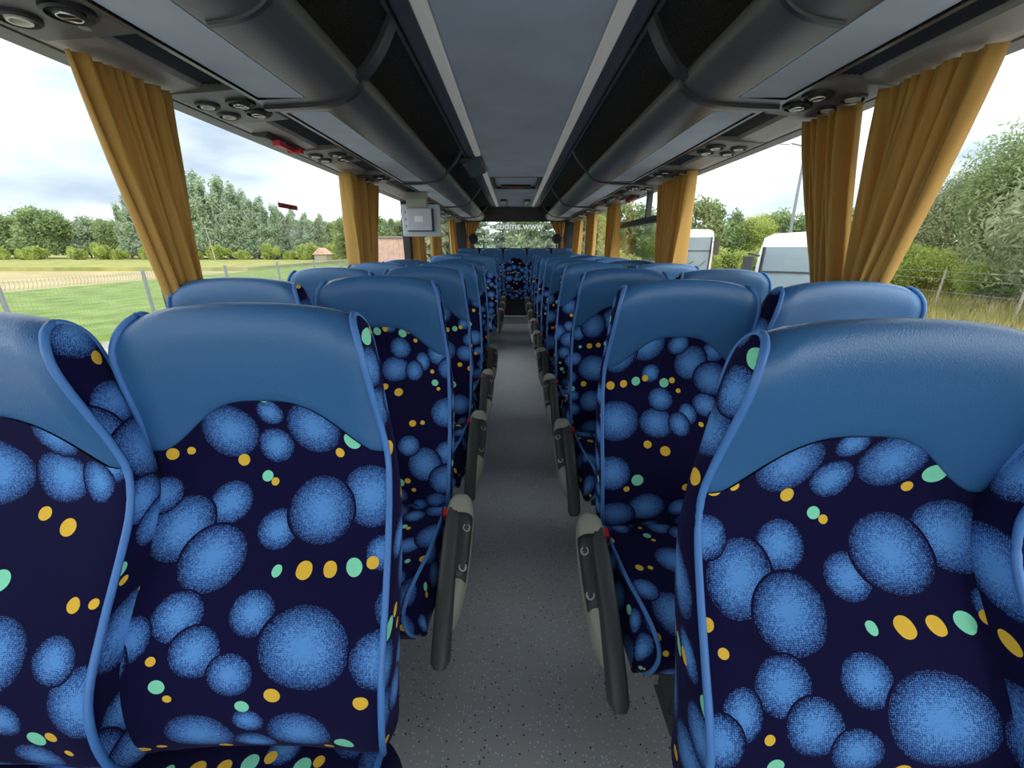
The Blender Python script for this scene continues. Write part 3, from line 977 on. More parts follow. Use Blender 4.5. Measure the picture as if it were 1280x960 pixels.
# ------------------------------------------------------------------ seats
BACK = [(-0.118, 0.500, .240), (-0.150, 0.570, .252), (-0.160, 0.660, .260), (-0.146, 0.735, .262), (-0.095, 0.815, .259), (-0.030, 0.895, .251),
        (0.020, 0.960, .243), (0.042, 1.025, .238), (0.036, 1.085, .232), (0.020, 1.145, .227), (0.005, 1.200, .223), (-0.002, 1.240, .219),
        (0.004, 1.274, .211), (0.022, 1.298, .200), (0.048, 1.306, .194), (0.074, 1.300, .196), (0.094, 1.276, .203), (0.104, 1.235, .209), (0.112, 1.17, .213), (0.122, 1.09, .216)]
REAR = [(0.122, 1.09, .216), (0.128, 1.0, .224), (0.118, 0.92, .236), (0.080, 0.82, .243), (0.030, 0.70, .245), (0.000, 0.58, .243), (0.0, 0.47, .235)]
def seat_meshes(tilt, wide=1.0):
    sh = lambda y, z: y + tilt * max(0, (z - 0.5)) / 0.8
    NQ = 76
    path = [(sh(p[0], p[1]), p[1], p[2] * wide) for p in catmull(BACK, NQ)]
    arc = [0.0]
    for i in range(NQ):
        arc.append(arc[-1] + math.hypot(path[i + 1][0] - path[i][0], path[i + 1][1] - path[i][1]))
    zref = min(range(30), key=lambda i: abs(path[i][1] - 0.905))
    a0 = arc[zref]
    iap = max(range(NQ + 1), key=lambda i: path[i][1])
    NS = 28
    S = [-1 + 2 * k / NS for k in range(NS + 1)]
    def at_arc(a):
        a = max(0, min(arc[-1], a))
        i = 0
        while i < NQ - 1 and arc[i + 1] < a: i += 1
        t = (a - arc[i]) / max(1e-9, arc[i + 1] - arc[i])
        return [path[i][k] + (path[i + 1][k] - path[i][k]) * t for k in range(3)]
    def surf(s, a, lift=0.0):
        y, z, hw = at_arc(a)
        i = (a / arc[-1])
        # central hollow between the side bolsters on the front, crown on the top edge
        front = 1.0 if a < arc[iap] - 0.10 else max(0.0, (arc[iap] - a) / 0.10)
        hol = 0.026 * (1 - abs(s) ** 2.6) * front
        if z < 0.85: hol *= 0.75
        top = math.exp(-((a - arc[iap]) / 0.13) ** 2)
        crown = 0.020 * (1 - abs(s) ** 2.2) * top
        edge = 0.010 * max(0, abs(s) - 0.86) / 0.14
        return (s * hw, y + hol + edge * (1 if a < arc[iap] else -1), z + crown - (0.004 * top * max(0, abs(s) - .8) / .2))
    z2a = lambda z: next(arc[i] + (z - path[i][1]) / (path[i + 1][1] - path[i][1]) * (arc[i + 1] - arc[i]) for i in range(iap) if path[i + 1][1] >= z)
    def a_edge(s):
        u = min(1, abs(s) / 0.93)
        w = 0.5 + 0.5 * math.cos(PI * u ** 1.55)
        return z2a(1.034 + 0.104 * w)
    out = {}
    # fabric front
    mb = MB()
    NF = 44
    P = [[surf(s, a_edge(s) * j / NF) for s in S] for j in range(NF + 1)]
    UV = [[(s * 0.245 * wide, a_edge(s) * j / NF - a0) for s in S] for j in range(NF + 1)]
    mb.quad_grid(P, 0, UV)
    # gussets (side panels)
    rp = [(sh(p[0], p[1]), p[1], p[2] * wide) for p in catmull(BACK[14:] + REAR[1:], 60)]
    def rear_at(z):
        best = rp[0]
        for i in range(len(rp) - 1):
            if rp[i][1] >= z >= rp[i + 1][1]:
                t = (rp[i][1] - z) / max(1e-9, rp[i][1] - rp[i + 1][1])
                return [rp[i][k] + (rp[i + 1][k] - rp[i][k]) * t for k in range(3)]
        return rp[0] if z > rp[0][1] else rp[-1]
    for sg in (-1, 1):
        P, UV = [], []
        for i in range(iap + 1):
            f = surf(sg, arc[i])
            r = rear_at(path[i][1])
            row, ur = [], []
            for k in range(7):
                t = k / 6
                x = f[0] + (sg * r[2] - f[0]) * t + sg * 0.014 * math.sin(PI * t) * min(1, (iap - i) / 6)
                row.append((x, f[1] + (r[0] - f[1]) * t, f[2] + (r[1] - f[2]) * t))
                ur.append((sg * 0.26 + sg * (r[0] - f[1]) * t, arc[i] - a0 + 0.11))
            P.append(row); UV.append(ur)
        mb.quad_grid(P, 0, UV, flip=sg > 0)
    # rear shell
    P = []
    for p in rp:
        P.append([(s * p[2], p[0] + 0.012 * (1 - s * s) * min(1, max(0, (1.2 - p[1]) * 6)), p[1] - 0.002 + 0.020 * (1 - abs(s) ** 2.2) * math.exp(-((p[1] - 1.306) / 0.1) ** 2)) for s in S])
    P = [r for r, p in zip(P, rp) if p[1] < 1.12]
    mb.quad_grid(P, 1, [[(0, 0)] * len(S)] * len(P))
    P = [[surf(s, 0) for s in S], [(s * rp[-1][2], rp[-1][0], rp[-1][1]) for s in S]]
    mb.quad_grid(P, 1, [[(0, 0)] * len(S)] * 2)
    out['backrest'] = mb.mesh('backrest', [M['fabric'], M['back_shell']], True)
    # leather head cover
    mb = MB()
    NL = 40
    P = [[surf(s, a_edge(s) + (arc[-1] - a_edge(s)) * j / NL) for s in S] for j in range(NL + 1)]
    # slightly proud of the cloth
    P[0] = [(x, y + 0.004, z - 0.001) for x, y, z in P[0]]
    P = [P[0]] + [[(x, y - (0.002 if j < NL // 2 else -0.002), z) for x, y, z in r] for j, r in enumerate(P)][1:]
    mb.quad_grid(P)
    out['headrest_cover'] = mb.mesh('headrest_cover', [M['leather']], True)
    # piping down each side edge and over the top corner
    for sg, nm in ((-1, 'pl'), (1, 'pr')):
        pts = []
        for i in range(0, NQ - 5, 1):
            q = surf(sg, arc[i])
            pts.append((q[0] + sg * 0.001, q[1] - (0.003 if i < iap else -0.003), q[2] + 0.002))
        mb = MB().tube(pts, 0.0062, 8)
        out['piping_' + nm] = mb.mesh('piping', [M['piping']], True)
    # cushion
    CUP = [(-0.085, 0.500, .236), (-0.16, 0.520, .238), (-0.27, 0.530, .236), (-0.38, 0.534, .228), (-0.46, 0.530, .213), (-0.515, 0.508, .197), (-0.545, 0.465, .186), (-0.548, 0.415, .194), (-0.530, 0.375, .210), (-0.49, 0.362, .220)]
    NC = 40
    cp = [tuple(p) for p in catmull(CUP, NC)]
    ca = [0.0]
    for i in range(NC):
        ca.append(ca[-1] + math.hypot(cp[i + 1][0] - cp[i][0], cp[i + 1][1] - cp[i][1]))
    mb = MB()
    P, UV = [], []
    for i, (y, z, hw) in enumerate(cp):
        hw *= wide
        sag = 0.016 * min(1, ca[i] / 0.08) * (1 if ca[i] < 0.42 else 0.4)
        P.append([(s * hw, y, z - sag * (1 - abs(s) ** 2.4)) for s in S])
        UV.append([(s * hw + 0.19, -ca[i] - 0.03) for s in S])
    mb.quad_grid(P, 0, UV)
    for sg in (-1, 1):
        P, UV = [], []
        for i, (y, z, hw) in enumerate(cp):
            hw *= wide
            bz = 0.36 if i < NC - 6 else z - 0.002
            by = min(-0.09, max(y, -0.52)) if i < NC - 6 else y + 0.012
            row, ur = [], []
            for k in range(6):
                t = k / 5
                row.append((sg * (hw + max(0.028, 0.246 - hw) * math.sin(PI * t * 0.72) ** 0.8 * min(1, (z - 0.36) / 0.1 + 0.1)), y + (by - y) * t, z + (bz - z) * t))
                ur.append((sg * (0.26 + 0.17 * t), -ca[i] + 0.2))
            P.append(row); UV.append(ur)
        mb.quad_grid(P, 0, UV, flip=sg > 0)
    out['cushion'] = mb.mesh('cushion', [M['fabric']], True)
    for sg, nm in ((-1, 'cl'), (1, 'cr')):
        pts = [(sg * (hw * wide + 0.002), y - 0.002, z + 0.003) for y, z, hw in cp[:-2]]
        out['piping_' + nm] = MB().tube(pts, 0.0058, 8).mesh('piping', [M['piping']], True)
    return out

def armrest_objs(sg, parent):
    """sg: which local x side the aisle lies on"""
    x = sg * 0.300
    pts = [(-0.215, 0.568), (-0.24, 0.574), (-0.33, 0.545), (-0.45, 0.475), (-0.545, 0.402), (-0.600, 0.345)]
    hs = [0.024, 0.030, 0.034, 0.036, 0.036, 0.032]
    sm = catmull([(p[0], p[1], h) for p, h in zip(pts, hs)], 20)
    mb = MB()
    rings = []
    for i, (y, z, h) in enumerate(sm):
        d = sm[min(i + 1, 20)][:2] - sm[max(i - 1, 0)][:2]
        d = d / np.linalg.norm(d)
        n = np.array([d[1], -d[0]])
        if n[1] < 0: n = -n
        wv = (0.018 + 0.007 * min(1, i / 8)) if 0 < i < 20 else 0.016
        ring = []
        for k in range(12):
            a = 2 * PI * k / 12 + PI / 12
            cx = math.copysign(abs(math.cos(a)) ** 0.5, math.cos(a)); cz = math.copysign(abs(math.sin(a)) ** 0.5, math.sin(a))
            ring.append((x - sg * 0.008 + wv * cx, y + n[0] * h * cz, z + n[1] * h * cz))
        rings.append(ring)
    mb.quad_grid(rings, closed=True)
    mb.ngon(rings[0]); mb.ngon(rings[-1])
    pad = mb.obj('armrest', M['pad'], parent, smooth=True, angle=60)
    # beige side cover toward the aisle: lofted lobe, widest near the hinge, tapering into the pad
    st_ = [(-0.160, 0.575, 0.012, 0.006), (-0.172, 0.578, 0.034, 0.018), (-0.205, 0.575, 0.052, 0.040), (-0.26, 0.545, 0.058, 0.046), (-0.33, 0.498, 0.060, 0.044),
           (-0.40, 0.448, 0.056, 0.038), (-0.46, 0.408, 0.046, 0.026), (-0.50, 0.380, 0.026, 0.009), (-0.512, 0.370, 0.010, 0.003)]
    ss = catmull(st_, 24)
    def loft(k0, k1, a0, a1, grow, n=14):
        rings = []
        for y, z, hh, w in ss[k0:k1 + 1]:
            w = max(w, 0.002)
            ring = []
            for k in range(n + 1):
                a = a0 + (a1 - a0) * k / n
                ca, sa = math.cos(a), math.sin(a)
                cx = math.copysign(abs(ca) ** 0.7, ca); cz = math.copysign(abs(sa) ** 0.7, sa)
                ring.append((x + sg * (0.010 + (w + grow) * cx), y - 0.35 * hh * cz * 0.4, z + (hh * 0.9 + grow) * cz))
            rings.append(ring)
        return rings
    R_ = loft(0, 24, -PI, PI, 0)
    mb = MB(); mb.quad_grid([r[:-1] for r in R_], closed=True); mb.ngon(R_[0][:-1]); mb.ngon(R_[-1][:-1])
    sc = mb.obj('side_cover', M['beige'], pad, smooth=True, angle=50)
    mb = MB(); R_ = loft(9, 16, 0.42, PI * 0.66, 0.0022); mb.quad_grid(R_)
    rc = mb.obj('control_recess', M['dark'], pad, smooth=True)
    so = rc.modifiers.new('thickness', 'SOLIDIFY'); so.thickness = 0.003
    for kk in (11, 15):
        y, z, hh, w = ss[kk]
        T = Matrix.Translation((x + sg * (0.010 + w * 0.62), y, z + hh * 0.86)) @ Matrix.Rotation(sg * 0.5, 4, 'Y') @ Matrix.Rotation(0.45, 4, 'X')
        mb = MB().lathe([(0.013, -0.004), (0.013, 0.004), (0.009, 0.004), (0.009, -0.004)], 14, 0, T)
        mb.box((-0.009, -0.002, -0.003), (0.009, 0.002, 0.003), 0, T)
        mb.obj('adjust_lever', M['metal'], pad)
    # buckle
    mb = MB().box((-0.012, -0.015, 0), (0.012, 0.015, 0.062))
    bk = bevelled(mb.obj('belt_buckle', M['red'], parent), 0.003)
    bk.location = (sg * 0.262, -0.205, 0.520); bk.rotation_euler = (0.45, 0, 0)
    mb = MB().box((-0.014, -0.017, -0.10), (0.014, 0.017, 0.03)).box((-0.014, -0.0165, 0.03), (-0.0125, 0.0165, 0.064)).box((0.0125, -0.0165, 0.03), (0.014, 0.0165, 0.064))
    mb.obj('buckle_stalk', M['black'], bk)

def pedestal_obj(parent):
    mb = MB().box((-0.20, -0.50, 0.325), (0.20, -0.02, 0.362))
    mb.obj('seat_frame', M['black'], parent)
    mb = MB().prism_x([(-0.46, 0), (-0.30, 0), (-0.33, 0.04), (-0.31, 0.325), (-0.44, 0.325), (-0.42, 0.04)], -0.07, 0.0)
    bevelled(mb.obj('leg', M['pad'], parent), 0.006)

PROTO = {}
def seat(kind, tilt, x, y, label, group, shift):
    key = (kind, tilt)
    if key not in PROTO:
        if tilt not in MESH: MESH[tilt] = seat_meshes(tilt)
        ms = MESH[tilt]
        r = thing('coach_seat', label, 'seat', (x, y, 0), 0, group)
        for k, nm in (('backrest', 'backrest'), ('headrest_cover', 'headrest_cover'), ('cushion', 'cushion')):
            o = bpy.data.objects.new(nm, ms[k]); COL.objects.link(o); o.parent = r
        back = [c for c in r.children if c.name.startswith('backrest')][0]
        cush = [c for c in r.children if c.name.startswith('cushion')][0]
        for k, par in (('pl', back), ('pr', back), ('cl', cush), ('cr', cush)):
            o = bpy.data.objects.new('piping', ms['piping_' + k]); COL.objects.link(o); o.parent = par
        pedestal_obj(r)
        if kind != 0: armrest_objs(kind, r)
        PROTO[key] = r
    else:
        r = copy_tree(PROTO[key])
        r.location = (x, y, 0)
        tag(r, label, 'seat', group)
    for c in r.children:
        if c.name.startswith(('backrest', 'cushion')):
            c['print_shift'] = [float(shift[0]), float(shift[1]), 0.0]
    return r
MESH = {}
rowword = ['first', 'second', 'third', 'fourth', 'fifth', 'sixth', 'seventh', 'eighth', 'ninth', 'tenth']
LROWS = [0.62, 1.39, 2.15, 2.91, 3.67, 5.95, 6.70, 7.45]
RROWS = [0.535, 1.285, 2.045, 2.80, 3.555, 4.31, 5.065, 5.82, 6.575, 7.33]
rs = random.Random(3)
for k, y in enumerate(LROWS):
    w = rowword[k]
    sh = (-0.015, 0.080) if k == 0 else (rs.uniform(0, TW), rs.uniform(0, TH))
    st_ = seat(1, 0.075, -0.52, y, 'aisle seat in the %s row left of the aisle, blue leather headrest, ball-print plush' % w, 'coach seats left of the aisle', sh)
    if k == 0: FIRST = st_
    seat(0, 0.02, -0.978, y - 0.03, 'window seat in the %s row left of the aisle, blue leather headrest, ball-print plush' % w, 'coach seats left of the aisle', (rs.uniform(0, TW), rs.uniform(0, TH)))
for k, y in enumerate(RROWS):
    w = rowword[k]
    sh = (0.012, 0.073) if k == 0 else ((0.30, -0.08) if k == 1 else (rs.uniform(0, TW), rs.uniform(0, TH)))
    st_ = seat(-1, -0.015, 0.52, y, 'aisle seat in the %s row right of the aisle, blue leather headrest, ball-print plush' % w, 'coach seats right of the aisle', sh)
    if k == 0: FIRST_R = st_
    seat(0, -0.016, 0.978, y - 0.06, 'window seat in the %s row right of the aisle, blue leather headrest, ball-print plush' % w, 'coach seats right of the aisle', (rs.uniform(0, TW), rs.uniform(0, TH)))
for r in (FIRST, FIRST_R):
    for c in r.children:
        if c.name.startswith('armrest'): c.location.y = -0.06
# rear bench: five seats on the raised step
for k, x in enumerate((-0.98, -0.49, 0.0, 0.49, 0.98)):
    pos = ['at the left window', 'left of the middle', 'in the middle facing the aisle', 'right of the middle', 'at the right window'][k]
    r = seat(0, 0.02, x, 8.66, 'rear bench seat %s, under the rear window' % pos, 'rear bench seats', (rs.uniform(0, TW), rs.uniform(0, TH)))
    r.location.z = 0.09 + 0.0
b_ = MB().box((-1.2, 8.18, 0.131), (1.2, 8.62, 0.412))
tag(b_.obj('bench_plinth', M['black']), 'black boxed plinth under the rear bench seats at the end of the aisle', 'plinth')

# ------------------------------------------------------------------ outside: ground
GZ = -1.30
struct(MB().box((-12.5, -40, GZ - 0.3), (14.5, 70, GZ)).obj('ground', M['asphalt']))
struct(MB().box((-33, -40, GZ - 0.3), (-12.5, 140, GZ + 0.005)).obj('lawn_ground', M['lawn']))
mb = MB(); mb.ngon([(-33, -40, GZ + 0.0), (-33, 57, GZ), (-70, 52, GZ), (-220, 52, GZ), (-220, -40, GZ)]); mb.ngon([(-220, -40, GZ - .3), (-220, 52, GZ - .3), (-70, 52, GZ - .3), (-33, 57, GZ - .3), (-33, -40, GZ - .3)])
struct(mb.obj('stubble_ground', M['tan']))
struct(MB().box((-220, 52, GZ - 0.3), (-33, 260, GZ + 0.45)).obj('crop_ground', M['crop']))
struct(MB().box((14.5, -40, GZ - 0.3), (160, 260, GZ + 0.02)).obj('meadow_ground', M['meadow']))
struct(MB().box((-12.5, 70, GZ - 0.3), (14.5, 260, GZ)).obj('far_ground', M['lawn']))
o = MB().box((14.3, -10, GZ - 0.1), (14.55, 60, GZ + 0.12)).obj('kerb', M['asphalt']); struct(o)

# ------------------------------------------------------------------ foliage
def foliage_mesh(name, mat, crowns, n, size, seed, aspect=1.0, droop=0.0):
    """crowns: list of (cx,cy,cz,rx,ry,rz); n leaf sprays spread in their shells"""
    rng = np.random.default_rng(seed)
    cr = np.array(crowns, float)
    vol = cr[:, 3] * cr[:, 4] * cr[:, 5]
    idx = rng.choice(len(cr), n, p=vol ** 0.75 / (vol ** 0.75).sum())
    d = rng.normal(size=(n, 3)); d /= np.linalg.norm(d, axis=1)[:, None]
    rad = rng.random(n) ** 0.42 * (1 + 0.12 * rng.normal(size=n))
    c = cr[idx, :3] + d * rad[:, None] * cr[idx, 3:]
    a = rng.normal(size=(n, 3)); a[:, 2] -= droop; a /= np.linalg.norm(a, axis=1)[:, None]
    b = rng.normal(size=(n, 3)); b -= (b * a).sum(1)[:, None] * a; b /= np.linalg.norm(b, axis=1)[:, None]
    s = size * (0.6 + 0.8 * rng.random(n))[:, None]
    a *= s * aspect; b *= s * 0.55
    V = np.stack([c - a, c - 0.25 * a + b, c + a, c - 0.25 * a - b], 1).reshape(-1, 3)
    me = bpy.data.meshes.new(name)
    me.vertices.add(4 * n); me.vertices.foreach_set('co', V.ravel())
    me.loops.add(4 * n); me.loops.foreach_set('vertex_index', np.arange(4 * n, dtype=np.int32))
    me.polygons.add(n); me.polygons.foreach_set('loop_start', np.arange(0, 4 * n, 4, dtype=np.int32))
    me.update(calc_edges=True)
    me.materials.append(mat)
    return me

def crown_set(kind, h, w, seed):
    rnd = random.Random(seed)
    out = []
    if kind == 'round':
        for _ in range(11):
            a = rnd.uniform(0, 6.28); r = rnd.uniform(0, 0.65) * w; z = rnd.uniform(0.25, 0.85) * h
            q = w * rnd.uniform(0.28, 0.5) * (1.15 - 0.5 * abs(z / h - 0.5))
            out.append((r * math.cos(a), r * math.sin(a), z, q, q, q * 0.9))
        out.append((0, 0, h * 0.86, w * 0.4, w * 0.4, h * 0.13))
    elif kind == 'tall':
        for k in range(15):
            z = (0.18 + 0.78 * k / 14) * h
            r = w * (0.55 * (1 - (z / h - 0.3) ** 2) + 0.05)
            a = rnd.uniform(0, 6.28); q = r * rnd.uniform(0.7, 0.95) * (1.15 - z / h * 0.6)
            out.append((r * 0.3 * math.cos(a), r * 0.3 * math.sin(a), z, q, q, h * 0.10))
    elif kind == 'spruce':
        for k in range(13):
            z = (0.05 + 0.93 * k / 12) * h
            r = w * (1.02 - z / h) * 0.9 + 0.05
            out.append((0, 0, z, r, r, h * 0.022))
    elif kind == 'bush':
        for _ in range(9):
            a = rnd.uniform(0, 6.28); r = rnd.uniform(0, 0.75) * w; z = rnd.uniform(0.2, 0.75) * h
            q = w * rnd.uniform(0.28, 0.45)
            out.append((r * math.cos(a), r * math.sin(a), z, q, q, q * 0.8 * h / (w * 1.1)))
    return out

TREES = {}
def tree_proto(key, kind, h, w, mat, bark, n, size, seed, aspect=1.4, droop=0.0):
    fm = foliage_mesh('foliage', mat, crown_set(kind, h, w, seed), n, size, seed, aspect, droop)
    mb = MB()
    rnd = random.Random(seed)
    r0 = 0.022 * h if kind != 'bush' else 0.02 * h
    mb.tube([(0, 0, -0.1), (0.02 * h * rnd.uniform(-1, 1), 0.02 * h * rnd.uniform(-1, 1), 0.45 * h), (0.03 * h * rnd.uniform(-1, 1), 0.03 * h * rnd.uniform(-1, 1), 0.93 * h)], [r0, r0 * 0.65, r0 * 0.15], 6)
    for _ in range(7 if kind in ('round', 'tall') else 3):
        a = rnd.uniform(0, 6.28); z = rnd.uniform(0.25, 0.7) * h; q = w * rnd.uniform(0.4, 0.7)
        mb.tube([(0, 0, z), (q * 0.5 * math.cos(a), q * 0.5 * math.sin(a), z + 0.08 * h), (q * math.cos(a), q * math.sin(a), z + 0.18 * h)], [r0 * 0.4, r0 * 0.25, r0 * 0.08], 5)
    TREES[key] = (fm, mb.mesh('trunk', bark), )

def plant(key, name, x, y, label, cat, group, s=1.0, rz=0, z=None):
    t = thing(name, label, cat, (x, y, GZ if z is None else z), rz, group)
    t.scale = (s, s, s)
    for nm, me in zip(('foliage', 'trunk'), TREES[key]):
        o = bpy.data.objects.new(nm, me); COL.objects.link(o); o.parent = t
    return t

tree_proto('mixed1', 'round', 9, 4.2, M['leafA'], M['bark'], 6500, 0.20, 11)
tree_proto('mixed2', 'round', 9, 3.8, M['leafB'], M['bark'], 6500, 0.20, 12)
tree_proto('birch1', 'tall', 15, 4.6, M['leafB'], M['birch'], 6500, 0.21, 13)
tree_proto('birch2', 'tall', 14, 4.2, M['leafB'], M['birch'], 6000, 0.21, 14)
tree_proto('bush1', 'bush', 4, 2.6, M['leafC'], M['bark'], 5000, 0.13, 15)
tree_proto('spruce', 'spruce', 7, 2.3, M['leafE'], M['bark'], 7000, 0.14, 16, 1.8, 0.3)
tree_proto('near1', 'round', 8, 4.0, M['leafD'], M['bark'], 60000, 0.050, 17, 2.0, 0.8)
tree_proto('near2', 'round', 7.5, 3.6, M['leafA'], M['bark'], 45000, 0.055, 18, 1.7, 0.3)
tree_proto('near3', 'round', 6, 3.2, M['leafC'], M['bark'], 30000, 0.06, 19, 1.6, 0.3)
tree_proto('nearbush', 'bush', 2.6, 2.0, M['leafC'], M['bark'], 14000, 0.05, 20, 1.6)
tree_proto('spire', 'tall', 8, 3.0, M['leafA'], M['bark'], 8000, 0.13, 21)

rt = random.Random(5)
ONES = ['', 'first', 'second', 'third', 'fourth', 'fifth', 'sixth', 'seventh', 'eighth', 'ninth', 'tenth', 'eleventh', 'twelfth', 'thirteenth', 'fourteenth', 'fifteenth', 'sixteenth', 'seventeenth', 'eighteenth', 'nineteenth']
TENS = {5: ('fiftieth', 'fifty'), 2: ('twentieth', 'twenty'), 3: ('thirtieth', 'thirty'), 4: ('fortieth', 'forty')}
def ordinal(n):
    if n < 20: return ONES[n]
    t, o = divmod(n, 10)
    return TENS[t][0] if o == 0 else TENS[t][1] + '-' + ONES[o]
# far tree line behind the fields on the left
for i in range(58):
    x = -128 + i * 1.78 + rt.uniform(-0.5, 0.5)
    y = 95 + rt.uniform(-2, 2) + (5 if i % 2 else 0)
    s = rt.uniform(0.85, 1.1) * (1.15 if -112 < x < -92 else 0.95)
    plant('mixed1' if i % 3 else 'mixed2', 'field_tree', x, y, 'rounded tree in the distant left tree line, %s from its left end' % ordinal(i + 1), 'tree', 'trees in the distant line', s, rt.uniform(0, 6))
for i in range(28):
    x = -82 + i * 1.5 + rt.uniform(-0.5, 0.5)
    s = rt.uniform(0.92, 1.12) * lerp_list([0, 5, 14, 18, 27], [0.80, 1.14, 1.10, 0.80, 0.60], i)
    plant('birch1' if i % 2 else 'birch2', 'birch_tree', x, 90 + (3 if i % 2 else 0) + rt.uniform(-1, 1), 'tall pale-barked birch rising above the distant tree line, %s from the left' % ordinal(i + 1), 'tree', 'tall birches beyond the left field', s, rt.uniform(0, 6))
for i in range(18):
    x = -120 + i * 5.0 + rt.uniform(-1, 1)
    plant('bush1', 'field_bush', x, 86.5 + rt.uniform(-1, 1), 'low yellow-green bush at the foot of the distant trees, %s from the left' % ordinal(i + 1), 'bush', 'bushes at the foot of the tree line', rt.uniform(0.6, 1.0), rt.uniform(0, 6))
for i in range(9):
    plant('spire' if i % 2 else 'mixed1', 'field_tree', -29 + i * 2.6 + rt.uniform(-.6, .6), 75 + rt.uniform(-3, 3), 'green tree beyond the low brown building, %s from the left' % ordinal(i + 1), 'tree', 'trees behind the low building', rt.uniform(0.7, 0.95), rt.uniform(0, 6))
# spruces and shrubs behind the bus
for i in range(8):
    x = -4.3 + i * 1.25 + rt.uniform(-.3, .3)
    y = 24 + (3 if i % 2 else 0) + rt.uniform(-.5, .5)
    plant('spruce' if i % 3 != 1 else 'spire', 'rear_tree', x, y, 'evergreen tree seen through the rear window, %s from the left' % ordinal(i + 1), 'tree', 'trees behind the coach', rt.uniform(0.75, 1.05), rt.uniform(0, 6))
# right side: trees and bushes behind the parked coaches
for i in range(13):
    x = 5.5 + i * 2.5 + rt.uniform(-.7, .7)
    y = 44 + rt.uniform(-3, 4)
    k = ('spire', 'near3', 'mixed1')[i % 3]
    plant(k, 'hedge_tree', x, y, 'bushy tree standing behind the parked coaches, %s from the left' % ordinal(i + 1), 'tree', 'trees behind the parked coaches', (0.78, 1.0, 0.75)[i % 3] * rt.uniform(0.9, 1.1), rt.uniform(0, 6))
for i in range(8):
    plant('bush1', 'hedge_bush', 5.5 + i * 2.3 + rt.uniform(-.5, .5), 36 + rt.uniform(-2, 2), 'yellow-green bush between the parked coaches, %s from the left' % ordinal(i + 1), 'bush', 'bushes between the parked coaches', rt.uniform(0.55, 0.8), rt.uniform(0, 6))
# big trees at the right, beyond the wire fence
for i, (k, x, y, s) in enumerate([('near1', 24.0, 14.0, 1.42), ('near2', 25.5, 20.5, 1.12), ('near1', 27.0, 26.5, 0.90), ('near2', 30, 33, 0.8), ('near3', 32, 38, 0.85)]):
    plant(k, 'roadside_tree', x, y, ['tall feathery willow-like tree filling the near right window', 'dark green tree behind the large willow-like tree at right', 'grey-green tree left of the large willow-like tree at right', 'small tree far along the right fence, beside the curtain', 'yellow-green tree farthest along the right fence', 'dark tree out beyond the right edge of the window'][i], 'tree', 'trees beyond the right fence', s, i * 1.1)
for i in range(9):
    plant('nearbush', 'roadside_bush', 21.5 + rt.uniform(-.6, 1.6), 9 + i * 2.3 + rt.uniform(-.6, .6), 'bright green shrub in tall grass beyond the right fence, %s from the right' % ordinal(i + 1), 'bush', 'shrubs beyond the right fence', rt.uniform(0.7, 1.2), rt.uniform(0, 6))
# tall dry grass on the right
rng = np.random.default_rng(4)
n = 26000
gx = 15.0 + 9.0 * rng.random(n); gy = 4 + 34 * rng.random(n)
hh = 0.35 + 0.65 * rng.random(n) * (0.4 + 0.6 * np.clip((gx - 15) / 4, 0, 1))
an = rng.random(n) * 6.28; ln = rng.normal(size=(n, 2)) * 0.22
w_ = 0.02 + 0.02 * rng.random(n)
p0 = np.stack([gx - w_ * np.cos(an), gy - w_ * np.sin(an), np.full(n, GZ)], 1)
p1 = np.stack([gx + w_ * np.cos(an), gy + w_ * np.sin(an), np.full(n, GZ)], 1)
p2 = np.stack([gx + ln[:, 0] * hh, gy + ln[:, 1] * hh, GZ + hh], 1)
V = np.stack([p0, p1, p2], 1).reshape(-1, 3)
me = bpy.data.meshes.new('tall_grass')
me.vertices.add(3 * n); me.vertices.foreach_set('co', V.ravel())
me.loops.add(3 * n); me.loops.foreach_set('vertex_index', np.arange(3 * n, dtype=np.int32))
me.polygons.add(n); me.polygons.foreach_set('loop_start', np.arange(0, 3 * n, 3, dtype=np.int32))
me.update(calc_edges=True); me.materials.append(M['grassblade'])
o = bpy.data.objects.new('tall_grass', me); COL.objects.link(o); o['kind'] = 'stuff'
tag(o, 'tall dry yellow-green grass along the right fence', 'grass')

# ------------------------------------------------------------------ fences
def mesh_panel(L, H):
    mb = MB()
    r = 0.006
    nvert = int(L / 0.11)
    zs = [0.05 + k * (H - 0.1) / 9 for k in range(10)]
    def wire(a, b, rr):
        mb.tube([a, b], rr, 3, 0, False)
    for k in range(nvert):
        y = 0.05 + k * (L - 0.1) / (nvert - 1)
        wire((0, y, 0.03), (0, y, H - 0.32), r)
        mb.tube([(0, y, H - 0.32), (-0.06, y, H - 0.25), (0, y, H - 0.18), (0, y, H)], r, 3, 0, False)
    for z in zs:
        wire((0, 0.03, z), (0, L - 0.03, z), r)
    return mb.mesh('wire_panel', M['wire'])
f = thing('mesh_fence', 'grey welded wire fence with steel posts along the left field', 'fence', (-13.5, 0, GZ))
SP, FH = 4.4, 1.93
pm = mesh_panel(SP, FH - 0.03)
for k in range(11):
    y = 6.4 + SP * k
    bevelled(MB().box((-0.045, y - 0.04, 0), (0.045, y + 0.04, FH + 0.04)).obj('post', M['post'], f), 0.01)
    if k < 10:
        o = bpy.data.objects.new('wire_panel', pm); COL.objects.link(o); o.parent = f; o.location = (0, y, 0); o['kind'] = 'stuff'
f = thing('wire_fence', 'old wire fence with thin wooden posts before the trees at right', 'fence', (17.7, 0, GZ))
for k, y in enumerate((8.5, 11.4, 14.3, 17.2, 20.1, 23.0, 26, 29)):
    MB().tube([(0, y, -0.05), (0.02 * (k % 2), y, 1.9)], [0.05, 0.042], 7).obj('post', M['wood'], f)
mb = MB()
for z in (0.5, 1.0, 1.5, 1.8):
    mb.tube([(0, 8.5, z), (0, 29, z)], 0.006, 4)
mb.obj('fence_wire', M['wire'], f)

